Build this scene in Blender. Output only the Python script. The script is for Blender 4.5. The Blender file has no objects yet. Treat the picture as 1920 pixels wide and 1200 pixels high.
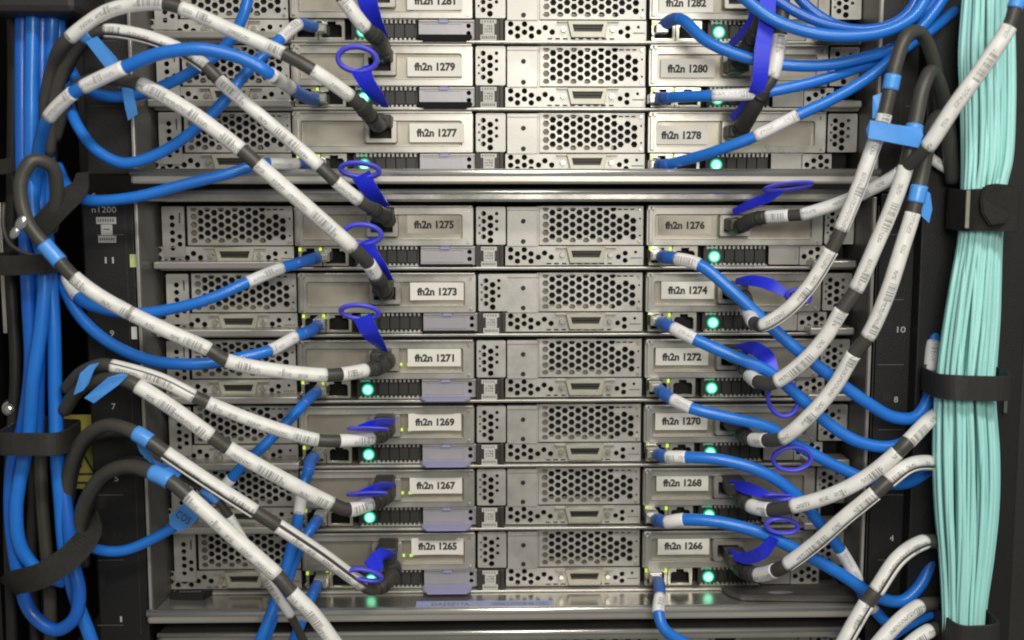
import bpy, bmesh, math, random
from mathutils import Vector, Matrix, Euler
from mathutils import noise as mnoise
random.seed(7)
SC = bpy.context.scene
COL = SC.collection
# ------------------------------------------------------------------ camera
F = 2200.0; TH = math.radians(6.8); PSI = math.radians(1.45)
CAM = Vector((0.0, -0.742, 1.30))
cd = bpy.data.cameras.new('camera'); cam = bpy.data.objects.new('camera', cd); COL.objects.link(cam)
cam.location = CAM; cam.rotation_euler = (math.pi/2 - TH, 0, -PSI)
cd.lens = 36*F/1920; cd.sensor_width = 36; cd.clip_start = .01; cd.clip_end = 50
cd.dof.use_dof = True; cd.dof.focus_distance = .712; cd.dof.aperture_fstop = 5.6
SC.camera = cam
RM = cam.rotation_euler.to_matrix()
# ------------------------------------------------------------------ light (indoor: ceiling tube of a machine hall, plus an added fill lamp)
w = bpy.data.worlds.new('World'); SC.world = w; w.use_nodes = True
w.node_tree.nodes['Background'].inputs[0].default_value = (1.0, .97, .90, 1)
w.node_tree.nodes['Background'].inputs[1].default_value = .15
def area(name, loc, target, sx, sy, power, col):
    l = bpy.data.lights.new(name, 'AREA'); l.shape = 'RECTANGLE'; l.size = sx; l.size_y = sy
    l.energy = power; l.color = col
    o = bpy.data.objects.new(name, l); COL.objects.link(o); o.location = loc
    o.rotation_euler = (Vector(target)-Vector(loc)).to_track_quat('-Z', 'Y').to_euler()
area('ceiling_tube', (.35, -1.25, 2.35), (.06, 0, 1.30), 1.3, .16, 16.5, (1.0, .965, .89))
area('fill_light', (.12, -.80, 1.43), (.04, 0, 1.16), .26, .16, 2.2, (1.0, .97, .905))  # fill lamp added near the camera to shape brightness across the servers
SC.view_settings.view_transform = 'Standard'; SC.view_settings.look = 'None'
SC.view_settings.exposure = 0.20; SC.view_settings.gamma = 1
SC.render.engine = 'CYCLES'
try: SC.cycles.pixel_filter_type = 'BLACKMAN_HARRIS'; SC.cycles.filter_width = 2.0
except Exception: pass
# ------------------------------------------------------------------ mapping: pixel of the photo + distance in front of the rack face (mm)
def P(px, py, d=0.0):
    v = RM @ Vector(((px-960)/F, -(py-600)/F, -1)); t = (-d/1000 - CAM.y)/v.y
    return CAM + v*t
FWD = RM @ Vector((0, 0, -1))
def zdep(p): return (p-CAM).dot(FWD)
S = 1/3030.0   # metres per photo pixel on the server face
# ------------------------------------------------------------------ materials
def mat(name, col, metal=0, rough=.5, emit=None, es=0, trans=0, var=0, vs=60, bump=0, bs=400, coat=0, alpha=1, spec=.5, stretch=None, rv=0):
    m = bpy.data.materials.new(name); m.use_nodes = True; nt = m.node_tree; b = nt.nodes['Principled BSDF']
    b.inputs['Base Color'].default_value = (*col, 1); b.inputs['Metallic'].default_value = metal
    b.inputs['Roughness'].default_value = rough; b.inputs['Transmission Weight'].default_value = trans
    b.inputs['Specular IOR Level'].default_value = spec
    b.inputs['Coat Weight'].default_value = coat; b.inputs['Alpha'].default_value = alpha
    if emit: b.inputs['Emission Color'].default_value = (*emit, 1); b.inputs['Emission Strength'].default_value = es
    if var or bump or rv:
        tc = nt.nodes.new('ShaderNodeTexCoord'); mp = nt.nodes.new('ShaderNodeMapping'); nt.links.new(tc.outputs['Object'], mp.inputs[0])
        if stretch: mp.inputs['Scale'].default_value = stretch
        oi = nt.nodes.new('ShaderNodeObjectInfo'); ad = nt.nodes.new('ShaderNodeVectorMath'); ad.operation = 'ADD'
        ml = nt.nodes.new('ShaderNodeMath'); ml.operation = 'MULTIPLY'; ml.inputs[1].default_value = 37
        nt.links.new(oi.outputs['Random'], ml.inputs[0]); nt.links.new(mp.outputs[0], ad.inputs[0]); nt.links.new(ml.outputs[0], ad.inputs[1])
    if var or rv:
        n = nt.nodes.new('ShaderNodeTexNoise'); n.inputs['Scale'].default_value = vs; n.inputs['Detail'].default_value = 6; n.inputs['Roughness'].default_value = .65
        nt.links.new(ad.outputs[0], n.inputs['Vector'])
    if var:
        r = nt.nodes.new('ShaderNodeMapRange'); r.inputs['From Min'].default_value = .3; r.inputs['From Max'].default_value = .7
        r.inputs['To Min'].default_value = 1-var; r.inputs['To Max'].default_value = 1+var*.6
        nt.links.new(n.outputs[0], r.inputs[0])
        mx = nt.nodes.new('ShaderNodeVectorMath'); mx.operation = 'SCALE'; mx.inputs[0].default_value = col
        nt.links.new(r.outputs[0], mx.inputs['Scale']); nt.links.new(mx.outputs[0], b.inputs['Base Color'])
    if rv:
        r2 = nt.nodes.new('ShaderNodeMapRange'); r2.inputs['From Min'].default_value = .3; r2.inputs['From Max'].default_value = .7
        r2.inputs['To Min'].default_value = rough-rv; r2.inputs['To Max'].default_value = rough+rv
        nt.links.new(n.outputs[0], r2.inputs[0]); nt.links.new(r2.outputs[0], b.inputs['Roughness'])
    if bump:
        n2 = nt.nodes.new('ShaderNodeTexNoise'); n2.inputs['Scale'].default_value = bs; n2.inputs['Detail'].default_value = 3
        nt.links.new(ad.outputs[0], n2.inputs['Vector'])
        bp = nt.nodes.new('ShaderNodeBump'); bp.inputs['Strength'].default_value = bump; bp.inputs['Distance'].default_value = .0006
        nt.links.new(n2.outputs[0], bp.inputs['Height']); nt.links.new(bp.outputs[0], b.inputs['Normal'])
    return m
M = {}
M['steel'] = mat('galvanised_steel', (.50, .484, .445), .45, .42, var=.20, vs=45, bump=.12, bs=900, rv=.08)
M['steel2'] = mat('bracket_steel', (.48, .462, .415), .6, .34, var=.26, vs=22, bump=.25, bs=60, rv=.10)
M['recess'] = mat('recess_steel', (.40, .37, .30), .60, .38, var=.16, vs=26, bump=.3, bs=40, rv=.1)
M['rail'] = mat('rail_steel', (.50, .475, .43), .6, .34, var=.10, vs=30, bump=.15, bs=120, stretch=(.15, 1, 1), rv=.08)
M['highlight'] = mat('highlight_steel', (.80, .78, .72), .8, .25)
M['shelf'] = mat('shelf_steel', (.50, .48, .44), .8, .22, var=.16, vs=25, bump=.2, bs=60, rv=.07)
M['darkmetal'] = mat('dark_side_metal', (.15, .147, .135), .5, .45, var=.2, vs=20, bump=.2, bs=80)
M['black'] = mat('black_interior', (.008, .008, .008), 0, .7)
M['inner'] = mat('inner_guard_metal', (.30, .28, .22), .3, .5, var=.3, vs=70)
M['post'] = mat('rack_post_black', (.007, .007, .0065), 0, .55, var=.25, vs=30, bump=.3, bs=900)
M['cover'] = mat('dark_cover_grey', (.022, .021, .019), 0, .6, var=.2, vs=15, bump=.3, bs=500)
M['vent'] = mat('vent_plastic', (.028, .027, .024), 0, .5)
M['slit'] = mat('slit_black', (.012, .011, .010), 0, .6)
M['tab'] = mat('pull_tab_lavender', (.38, .37, .39), .3, .42, var=.06, vs=60, bump=.1)
M['tablip'] = mat('tab_lip_lavender', (.33, .32, .53), 0, .4)
M['tabgrey'] = mat('pull_tab_grey', (.40, .385, .35), .3, .42, var=.08, vs=60)
M['tabshade'] = mat('tab_lip_shade', (.006, .006, .006), 0, .7, spec=.2)
M['latch'] = mat('latch_brown_black', (.032, .028, .022), 0, .5, bump=.15)
M['paper'] = mat('white_sticker_paper', (.78, .76, .68), 0, .55, var=.05, vs=90)
M['paper2'] = mat('code_sticker_paper', (.55, .54, .50), 0, .5)
M['ink'] = mat('black_print', (.03, .03, .03), 0, .6)
M['ink2'] = mat('grey_print', (.18, .18, .18), 0, .6)
M['whiteprint'] = mat('white_print', (.42, .42, .40), 0, .6)
M['plugc'] = mat('clear_plug', (.55, .54, .46), .1, .15, trans=.45, coat=.5)
M['portmetal'] = mat('port_shell', (.62, .60, .50), .8, .28, var=.1, vs=80)
M['vga'] = mat('video_port_ivory', (.46, .445, .36), .25, .4, var=.08, vs=90)
M['blue'] = mat('blue_cable_jacket', (.014, .175, .66), 0, .36, var=.10, vs=35, bump=.1, bs=150, coat=.15)
M['blue2'] = mat('blue_cable_jacket_deep', (.010, .12, .54), 0, .36, var=.10, vs=35, bump=.1, bs=150, coat=.15)
M['boot'] = mat('blue_boot_rubber', (.03, .13, .50), 0, .42)
M['cable'] = mat('dark_cable_jacket', (.060, .056, .048), 0, .44, var=.2, vs=40, bump=.25, bs=300)
M['cblack'] = mat('black_cable_jacket', (.018, .017, .015), 0, .5, var=.2, vs=40, bump=.25, bs=300)
M['shell'] = mat('connector_boot', (.042, .039, .034), 0, .5, var=.2, vs=80, bump=.4, bs=250)
M['pcb'] = mat('green_latch', (.01, .22, .12), 0, .35)
M['ribbon'] = mat('deep_blue_tab', (.018, .032, .72), 0, .38, var=.1, vs=60, coat=.1)
M['ring'] = mat('violet_blue_loop', (.085, .085, .74), 0, .4, var=.1, vs=60)
M['tape'] = mat('blue_tape', (.085, .33, .85), 0, .35, var=.06, vs=80, bump=.3, bs=90, coat=.2)
M['aqua'] = mat('aqua_fibre_jacket', (.42, .80, .76), 0, .42, var=.08, vs=25)
M['aqua2'] = mat('aqua_fibre_jacket_deep', (.31, .70, .67), 0, .42, var=.08, vs=25)
M['velcro'] = mat('black_velcro', (.018, .017, .014), 0, .85, var=.3, vs=300, bump=.8, bs=1500)
M['strap'] = mat('black_strap', (.024, .023, .020), 0, .5, var=.2, vs=60, bump=.2)
M['screw'] = mat('screw_steel', (.7, .7, .68), .9, .25)
M['led_g'] = mat('led_green', (.0, .3, .15), 0, .4, emit=(.0, .85, .42), es=.45)
M['led_w'] = mat('power_button_glow', (.3, .9, .7), 0, .4, emit=(.28, 1.0, .58), es=1.5)
M['led_y'] = mat('led_yellow_green', (.4, .6, .05), 0, .4, emit=(.55, .85, .06), es=.75)
M['yellow'] = mat('warning_yellow', (.33, .29, .045), 0, .6, var=.1, vs=50)
M['lime'] = mat('lime_sticker', (.55, .60, .25), 0, .5, var=.3, vs=300)
M['bluestrip'] = mat('lavender_sticker', (.36, .40, .68), 0, .5, var=.06, vs=90)
M['wall'] = mat('dark_backdrop', (.01, .01, .01), 0, .8)

def print_mat(name, base, mark=1.0):
    m = bpy.data.materials.new(name); m.use_nodes = True; nt = m.node_tree; N = nt.nodes; L = nt.links; b = N['Principled BSDF']
    b.inputs['Roughness'].default_value = .42
    uv = N.new('ShaderNodeUVMap'); uv.uv_map = 'UVMap'; sp = N.new('ShaderNodeSeparateXYZ'); L.new(uv.outputs[0], sp.inputs[0])
    oi = N.new('ShaderNodeObjectInfo')
    def math_(op, a, c=None, clamp=False):
        n = N.new('ShaderNodeMath'); n.operation = op; n.use_clamp = clamp
        for i, x in enumerate((a, c)):
            if x is None: continue
            if isinstance(x, (int, float)): n.inputs[i].default_value = x
            else: L.new(x, n.inputs[i])
        return n.outputs[0]
    off = math_('MULTIPLY', oi.outputs['Random'], 300)
    v = math_('ADD', sp.outputs['Y'], off); u = sp.outputs['X']
    def n1(scale, det=0):
        n = N.new('ShaderNodeTexNoise'); n.noise_dimensions = '1D'; n.inputs['Scale'].default_value = scale; n.inputs['Detail'].default_value = det
        L.new(v, n.inputs['W']); return n.outputs[0]
    zone = math_('GREATER_THAN', n1(.05), .585)
    bars = math_('GREATER_THAN', n1(1.3, 1), .48)
    band = math_('LESS_THAN', math_('ABSOLUTE', math_('SUBTRACT', u, .50)), .085)
    bc = math_('MULTIPLY', math_('MULTIPLY', zone, bars), band)
    zone2 = math_('GREATER_THAN', n1(.09), .47); nz = math_('SUBTRACT', 1, zone, True)
    cx = N.new('ShaderNodeCombineXYZ'); L.new(math_('MULTIPLY', v, 1.0), cx.inputs[0]); L.new(math_('MULTIPLY', u, 26), cx.inputs[1])
    t = N.new('ShaderNodeTexNoise'); t.inputs['Scale'].default_value = 1.3; t.inputs['Detail'].default_value = 2; L.new(cx.outputs[0], t.inputs['Vector'])
    tx = math_('GREATER_THAN', t.outputs[0], .50)
    b2 = math_('LESS_THAN', math_('ABSOLUTE', math_('SUBTRACT', u, .47)), .045)
    txt = math_('MULTIPLY', math_('MULTIPLY', math_('MULTIPLY', tx, b2), zone2), nz)
    mk = math_('MULTIPLY', math_('MAXIMUM', bc, txt), .66*mark)
    big = N.new('ShaderNodeTexNoise'); big.inputs['Scale'].default_value = .12; big.inputs['Detail'].default_value = 4; L.new(cx.outputs[0], big.inputs['Vector'])
    rr = N.new('ShaderNodeMapRange'); rr.inputs['From Min'].default_value = .3; rr.inputs['From Max'].default_value = .7; rr.inputs['To Min'].default_value = .88; rr.inputs['To Max'].default_value = 1.05
    L.new(big.outputs[0], rr.inputs[0])
    sc = N.new('ShaderNodeVectorMath'); sc.operation = 'SCALE'; sc.inputs[0].default_value = base; L.new(rr.outputs[0], sc.inputs['Scale'])
    mx = N.new('ShaderNodeMix'); mx.data_type = 'RGBA'; L.new(mk, mx.inputs[0]); L.new(sc.outputs[0], mx.inputs[6]); mx.inputs[7].default_value = (.07, .07, .07, 1)
    L.new(mx.outputs[2], b.inputs['Base Color'])
    return m
M['label'] = print_mat('printed_white_sleeve', (.80, .79, .755))
M['label2'] = print_mat('printed_white_label', (.82, .81, .80), .8)
# ------------------------------------------------------------------ object helpers
def tag(o, label=None, cat=None, group=None, kind=None):
    if label: o['label'] = label
    if cat: o['category'] = cat
    if group: o['group'] = group
    if kind: o['kind'] = kind
    return o
def empty(name, loc, label=None, cat=None, group=None):
    o = bpy.data.objects.new(name, None); COL.objects.link(o); o.location = loc; o.empty_display_size = .01
    return tag(o, label, cat, group)
def link(name, me, m=None, parent=None, loc=None):
    o = bpy.data.objects.new(name, me); COL.objects.link(o)
    if m is not None and not me.materials: me.materials.append(M[m] if isinstance(m, str) else m)
    if loc is not None: o.location = loc
    if parent:
        o.parent = parent
        if loc is None: o.matrix_parent_inverse = Matrix.Identity(4); o.location = -WL(parent)   # mesh written in world coordinates
    return o
def WL(o):
    v = Vector((0, 0, 0))
    while o: v = v + o.location; o = o.parent
    return v
def fin(bm, name, smooth=False):
    me = bpy.data.meshes.new(name); bmesh.ops.recalc_face_normals(bm, faces=bm.faces)
    if smooth:
        for f in bm.faces: f.smooth = True
    bm.to_mesh(me); bm.free(); return me
def bx(bm, x0, x1, y0, y1, z0, z1, bev=0, mtx=None):
    vs = [bm.verts.new((x, y, z)) for x in (x0, x1) for y in (y0, y1) for z in (z0, z1)]
    q = [(0, 1, 3, 2), (4, 6, 7, 5), (0, 4, 5, 1), (2, 3, 7, 6), (0, 2, 6, 4), (1, 5, 7, 3)]
    fs = [bm.faces.new([vs[i] for i in f]) for f in q]
    if mtx is not None:
        for v in vs: v.co = mtx @ v.co
    if bev > 0:
        es = {e for f in fs for e in f.edges}
        bmesh.ops.bevel(bm, geom=list(es), offset=bev, segments=2, affect='EDGES', profile=.5)
U0 = 1270.0   # local centre column of a server (photo px of the right-hand node)
def nb(bm, u0, u1, v0, v1, d0, d1, bev=.0):
    bx(bm, (u0-U0)*S, (u1-U0)*S, -d1/1000, -d0/1000, -v1*S, -v0*S, bev*S)
def circ(u, v, r, n=10, ph=0):
    return [(u+r*math.cos(ph+2*math.pi*i/n), v+r*math.sin(ph+2*math.pi*i/n)) for i in range(n)]
def rect(u0, u1, v0, v1, c=0):
    if not c: return [(u0, v0), (u1, v0), (u1, v1), (u0, v1)]
    return [(u0+c, v0), (u1-c, v0), (u1, v0+c), (u1, v1-c), (u1-c, v1), (u0+c, v1), (u0, v1-c), (u0, v0+c)]
def perf(polys, d_front, th, name='plate', loc=True, bev=0):
    """sheet with real holes: first polygon(s) outer, the rest holes; px units -> mesh standing in the XZ plane"""
    cu = bpy.data.curves.new('tmp', 'CURVE'); cu.dimensions = '2D'; cu.fill_mode = 'BOTH'; cu.extrude = th/2000-bev*S; cu.bevel_depth = bev*S; cu.bevel_resolution = 0
    for p in polys:
        s = cu.splines.new('POLY'); s.points.add(len(p)-1); s.use_cyclic_u = True
        for k, (u, v) in enumerate(p): s.points[k].co = (((u-U0) if loc else u)*S, -v*S, 0, 1)
    ob = bpy.data.objects.new('tmp', cu); COL.objects.link(ob)
    dg = bpy.context.evaluated_depsgraph_get()
    me = bpy.data.meshes.new_from_object(ob.evaluated_get(dg)); bpy.data.objects.remove(ob); bpy.data.curves.remove(cu)
    me.name = name
    yc = -(d_front-th/2)/1000
    for v in me.vertices: x, y, z = v.co; v.co = (x, yc-z, y)
    me.materials.clear(); me.flip_normals() if False else None
    return me
def merge(meshes, name):
    bm = bmesh.new()
    for m in meshes: bm.from_mesh(m)
    me = fin(bm, name); return me
def text_mesh(s, width, height, name='text', ext=.00008, bold=.0):
    cu = bpy.data.curves.new('tmp', 'FONT'); cu.body = s; cu.align_x = 'CENTER'; cu.align_y = 'CENTER'; cu.size = 1; cu.offset = bold; cu.resolution_u = 3
    ob = bpy.data.objects.new('tmp', cu); COL.objects.link(ob)
    dg = bpy.context.evaluated_depsgraph_get(); me = bpy.data.meshes.new_from_object(ob.evaluated_get(dg))
    bpy.data.objects.remove(ob); bpy.data.curves.remove(cu); me.name = name
    xs = [v.co.x for v in me.vertices]; ys = [v.co.y for v in me.vertices]
    cx, cy = (min(xs)+max(xs))/2, (min(ys)+max(ys))/2; kx = width/(max(xs)-min(xs)); ky = height/(max(ys)-min(ys))
    for v in me.vertices: v.co = ((v.co.x-cx)*kx, 0, (v.co.y-cy)*ky)
    me.materials.clear(); return me
# ------------------------------------------------------------------ setting
bm = bmesh.new(); bx(bm, -1.5, 1.5, .30, .32, 0, 2.6)
o = link('wall', fin(bm, 'wall'), 'wall'); tag(o, kind='structure')
# ------------------------------------------------------------------ server prototype
CW = 12.95; RW = 15.3
def hexgrid():
    h = []
    for c in range(11):
        u = 1020+c*CW
        n = 6 if c % 2 else 5
        for r in range(-1, 6):
            v = -16+r*RW+(0 if c % 2 == 0 else -7.6)
            if v < -34.5 or v > 36: continue
            cut = 0
            if v+5.9 > 33.5: # bottom row is cut flat by the sheet edge
                h.append([(a, min(b, 33.5)) for a, b in circ(u, v, 6.5, 6)]) if v < 34 else None
            elif v-5.9 < -33:
                h.append([(a, max(b, -33)) for a, b in circ(u, v, 6.5, 6)]) if v > -33 else None
            else: h.append(circ(u, v, 6.5, 6))
    for c, u in enumerate((1162, 1175, 1188)):
        for r in range(3):
            v = -8+r*RW+(0 if c != 1 else -7.6)+(0)
            h.append(circ(u, v, 6.5, 6))
    return h
def dedupe(pls):
    out = []
    for p in pls:
        q = []
        for a in p:
            if not q or (abs(a[0]-q[-1][0])+abs(a[1]-q[-1][1])) > .05: q.append(a)
        out.append(q)
    return out
parts = []   # (name, mesh, material, parent index)
def part(name, me, m, par=None):
    me.materials.clear(); me.materials.append(M[m]); parts.append((name, me, par)); return len(parts)-1
def build_proto():
    # dark body, 40 mm deep
    bm = bmesh.new(); nb(bm, 945, 1603, -36, 84, -60, -9); i_body = part('body', fin(bm, 'body'), 'black')
    # lit metal strips behind the outer rows of holes
    for q in ((1012, 1026.4, -35, 36, -5, -4), (1027, 1150, 26, 36, -5.5, -4.4), (1027, 1120, -36, -29, -5.5, -4.4), (1598, 1608, -34, 36, -3, -2), (1558, 1568, -34, 36, -3, -2)):
        bm = bmesh.new(); nb(bm, *q); part('inner_guard', fin(bm, 'inner_guard'), 'inner', i_body)
    # ventilated face sheets
    m1 = perf(dedupe([rect(1008, 1207, -36, 38)]+hexgrid()+[circ(1204-3, 20, 2.2, 6), circ(1201, -12, 2.2, 6)]+[rect(1158+i*12, 1166+i*12, -31, -28.5) for i in range(3)]), 0, 1.0)
    low = [circ(a+900, b-0, 4.7, 10) for a, b in ((42, 47), (68, 47), (55, 55), (81, 55), (93, 55), (42, 62) if 0 else (106, 62), (68, 62), (42, 62), (55, 69.5), (81, 69.5), (118, 55), (131, 62), (94, 62) if 0 else (29.5+900-900+1000, 0))[:12]]
    low = [circ(u, v, 5.5, 8) for u, v in ((953, 47), (979, 47), (966, 55), (992, 55), (953, 62), (979, 62), (1006, 61.5), (966, 69), (992, 69), (1018, 53.5), (1031, 61.5))]
    low += [circ(u, v, 5.2, 8) for u, v in ((1160, 61), (1173, 54), (1173, 68))] + [circ(1193, 52, 3, 8)]
    low += [rect(1163+i*9, 1168+i*9, -30, -27.5) for i in range(0)]+[rect(1022+i*14.6, 1031+i*14.6, 72.5, 75.2) for i in range(9)] + [rect(1066, 1131, 47, 67, 4)]
    m2 = perf([rect(943, 1208, 40.5, 77)]+low, .6, 1.0)
    hs = []
    for u, vs, r in ((1572, (-22, -7.5, 7.5, 22), 4.6), (1578+7, (-14, .5, 15, 29), 5.2), (1597, (-22, -7.5, 7.5), 3.2), (1564, (-14, .5, 15), 2.2)):
        for v in vs: hs.append(circ(u-2, v, r*1.12, 8))
    m3 = perf([rect(1556, 1612, -35, 37, 2)]+hs, 2.4, 1.0)
    part('vent_plate', m1, 'steel'); part('port_plate', m2, 'steel'); part('end_plate', m3, 'steel')
    # 1010 band above the video port and small print
    bm = bmesh.new(); nb(bm, 1183, 1205, 62, 64.2, .6, .75); part('printed_mark', fin(bm, 'printed_mark'), 'ink2')
    # card bracket: frame with recess
    fr = perf([rect(1213, 1550, -34, 38, 1.5), rect(1228, 1530, -21, 27, 3)], 4.2, 3.4, bev=.8)
    bm = bmesh.new(); bm.from_mesh(fr)
    nb(bm, 1214, 1549, -37.5, -34.6, -3, 6.5, .6)          # folded top flange
    nb(bm, 1216, 1223, -30, 34, 4.2, 6.4, .8); nb(bm, 1213, 1218, -35, -29, 4, 7, .5); nb(bm, 1221, 1227, -35, -29, 4, 7, .5)  # clip
    nb(bm, 1229.5, 1528.5, 25.2, 27.0, 1, 4.9, .3)
    i_br = part('card_bracket', fin(bm, 'card_bracket'), 'steel2')
    bm = bmesh.new(); nb(bm, 1228, 1530, -21.5, 27.5, -.3, 1.0); part('recess_panel', fin(bm, 'recess_panel'), 'recess', i_br)
    # data port cage
    cg = perf([rect(1350, 1408, -19, 20, 2), rect(1357, 1399, -12, 13, 1)], 9, 8.2, bev=.6)
    bm = bmesh.new(); bm.from_mesh(cg); i_cg = part('data_port', fin(bm, 'data_port'), 'steel2')
    bm = bmesh.new(); nb(bm, 1356, 1400, -13, 14, .9, 1.6); part('port_opening', fin(bm, 'port_opening'), 'slit', i_cg)
    # video port
    vg = perf([[(1060, 42), (1134, 42), (1129, 71.5), (1067, 71.5)], [(1068, 48), (1127, 48), (1123, 62), (1071, 62)]], 4.0, 3.4, bev=.7)
    bm = bmesh.new(); bm.from_mesh(vg); nb(bm, 1040, 1156, 41.6, 44.4, .4, 3.2, .4)
    i_v = part('video_port', fin(bm, 'video_port'), 'vga')
    bm = bmesh.new(); nb(bm, 1071, 1124, 49.5, 55, .3, 2.2); nb(bm, 1072, 1122, 56.5, 60.5, .3, 2.6); part('connector_slot', fin(bm, 'connector_slot'), 'latch', i_v)
    for u in (1052, 1144):
        bm = bmesh.new(); bmesh.ops.create_cone(bm, cap_ends=True, segments=10, radius1=6*S, radius2=4.5*S, depth=.003, matrix=Matrix.Translation(((u-U0)*S, -.002, -57*S)) @ Matrix.Rotation(math.pi/2, 4, 'X'))
        part('screw', fin(bm, 'screw'), 'portmetal', i_v)
    # network ports
    for k, (a, b) in enumerate(((1218, 1262), (1264, 1312))):
        c = (a+b)/2; T = [(a+5, 53), (a+9, 49), (c-8, 49), (c-8, 43.5), (c+8, 43.5), (c+8, 49), (b-9, 49), (b-5, 53), (b-5, 73), (a+5, 73)]
        i_p = part('network_port', perf([rect(a, b, 40.5, 77, 1), T], 1.6, 2.6, bev=.4), 'portmetal')
        if k == 0:
            for u in (a+2.5, b-2.5):
                bm = bmesh.new(); nb(bm, u-2.4, u+2.4, 42.5, 49, 1.55, 2.3); part('status_light', fin(bm, 'status_light'), 'led_y', i_p)
        bm = bmesh.new(); nb(bm, a+4, b-4, 43, 75, -8.6, -8.0); part('socket', fin(bm, 'socket'), 'black', i_p)
    # power button
    bm = bmesh.new(); nb(bm, 1324, 1362, 42, 78, -2, .4, .8); i_pw = part('button_panel', fin(bm, 'button_panel'), 'vent')
    bm = bmesh.new(); bmesh.ops.create_cone(bm, cap_ends=True, segments=24, radius1=11.6*S, radius2=11.6*S, depth=.0008, matrix=Matrix.Translation(((1345-U0)*S, -.0006, -61*S)) @ Matrix.Rotation(math.pi/2, 4, 'X'))
    part('button_ring', fin(bm, 'button_ring'), 'led_g', i_pw)
    bm = bmesh.new(); bmesh.ops.create_cone(bm, cap_ends=True, segments=24, radius1=8.4*S, radius2=8.4*S, depth=.0014, matrix=Matrix.Translation(((1345-U0)*S, -.0007, -61*S)) @ Matrix.Rotation(math.pi/2, 4, 'X'))
    part('power_button', fin(bm, 'power_button'), 'led_w', i_pw)
    bm = bmesh.new(); nb(bm, 1331, 1347, 42.5, 45, .35, .6); nb(bm, 1364-2, 1364+2, 73, 76, .35, .6); part('activity_light', fin(bm, 'activity_light'), 'led_g', i_pw)
    # vent grille with comb edge
    bm = bmesh.new(); nb(bm, 1362, 1446, 38.5, 78, -3.5, -2.6)
    for i in range(4): nb(bm, 1366+i*19.3, 1384+i*19.3, 47.5, 72, -2, -.2, .7)
    i_vg = part('vent_grille', fin(bm, 'vent_grille'), 'vent')
    bm = bmesh.new()
    for i in range(14):
        nb(bm, 1330+i*8.4, 1334+i*8.4, 39.5, 46.4, -2.4, .9); nb(bm, 1330+i*8.4, 1334+i*8.4, 73.4, 78, -2.4, .9)
    nb(bm, 1327, 1448, 38.4, 40, -2, 1.1, .3); nb(bm, 1327, 1448, 77, 78.6, -2, 1.1, .3)
    part('comb_edge', fin(bm, 'comb_edge'), 'steel', i_vg)
    # pull-out information tab
    for u, v in ((1200, -29), (1200, 31), (1541, -27), (1541, 32), (1219, 66)):
        bm = bmesh.new(); bmesh.ops.create_cone(bm, cap_ends=True, segments=10, radius1=3.4*S, radius2=2.4*S, depth=.0016, matrix=Matrix.Translation(((u-U0)*S, -.0008 if u < 1210 else -.0046, -v*S)) @ Matrix.Rotation(math.pi/2, 4, 'X')); part('screw', fin(bm, 'screw'), 'portmetal')
    hz = [rect(1450, 1554, 40.5, 76, 1), circ(1543, 51, 4.6), circ(1543, 64.5, 4.6)]
    tb = perf(hz, 1.3, 1.2, bev=.3)
    bm = bmesh.new(); bm.from_mesh(tb); nb(bm, 1459, 1487, 46, 47.6, 1.2, 1.9); nb(bm, 1506, 1531, 46, 47.6, 1.2, 1.9); nb(bm, 1529.5, 1531, 47.6, 68, 1.2, 1.7)
    nb(bm, 1455, 1532, 69, 70.2, 1.2, 1.8)
    i_t = part('pull_tab', fin(bm, 'pull_tab'), 'tab')
    bm = bmesh.new(); nb(bm, 1450, 1486, 40.3, 43.6, 1.2, 2.6, .4); nb(bm, 1506, 1553, 40.3, 43.6, 1.2, 2.6, .4); part('tab_trim', fin(bm, 'tab_trim'), 'steel', i_t)
    bm = bmesh.new(); nb(bm, 1487, 1505, 38.5, 46, 1.2, 3.0, .6)
    part('tab_tongue', fin(bm, 'tab_tongue'), 'tablip', i_t)
    bm = bmesh.new()   # trapezoid lip, folded forward
    z1 = -74*S; z0 = -76.5*S
    pts = [((1447-U0)*S, -.0012), ((1545-U0)*S, -.0012), ((1543-U0)*S, -.010), ((1534-U0)*S, -.015), ((1458-U0)*S, -.015), ((1449-U0)*S, -.010)]
    lo = [bm.verts.new((x, y, z0)) for x, y in pts]; hi = [bm.verts.new((x, y, z1)) for x, y in pts]
    bm.faces.new(lo); bm.faces.new(hi)
    for i in range(6): bm.faces.new((lo[i], lo[(i+1) % 6], hi[(i+1) % 6], hi[i]))
    part('tab_lip', fin(bm, 'tab_lip'), 'tablip', i_t)
    # latch block with code sticker
    bm = bmesh.new(); nb(bm, 1555, 1608, 40, 84, -2, 4.5, 1.2); nb(bm, 1555, 1562, 38, 84, 4, 6, .8); nb(bm, 1601, 1608, 38, 84, 4, 6, .8)
    i_l = part('latch', fin(bm, 'latch'), 'latch')
    bm = bmesh.new(); nb(bm, 1565, 1595, 40.5, 48, 4.4, 4.9); nb(bm, 1570, 1591, 48, 68, 4.4, 4.8); nb(bm, 1565, 1595, 68.5, 79, 4.4, 5.4, .3)
    i_s = part('code_sticker', fin(bm, 'code_sticker'), 'paper2', i_l)
    bm = bmesh.new(); rnd = random.Random(3)
    for i in range(5): nb(bm, 1567.5+i*5, 1569.5+i*5+rnd.random(), 42.5, 46, 4.85, 5.0)
    for k in range(12): uu = 1573+(k % 4)*4; vv = 51+(k//4)*5; nb(bm, uu, uu+1.6+1.6*rnd.random(), vv, vv+2+2*rnd.random(), 4.75, 4.95)
    for i in range(7):
        nb(bm, 1567.5+i*3.7, 1569.2+i*3.7+rnd.random(), 71, 76, 5.35, 5.5)
    return i_s, part('print_marks', fin(bm, 'print_marks'), 'ink2', i_l)
build_proto()
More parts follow.
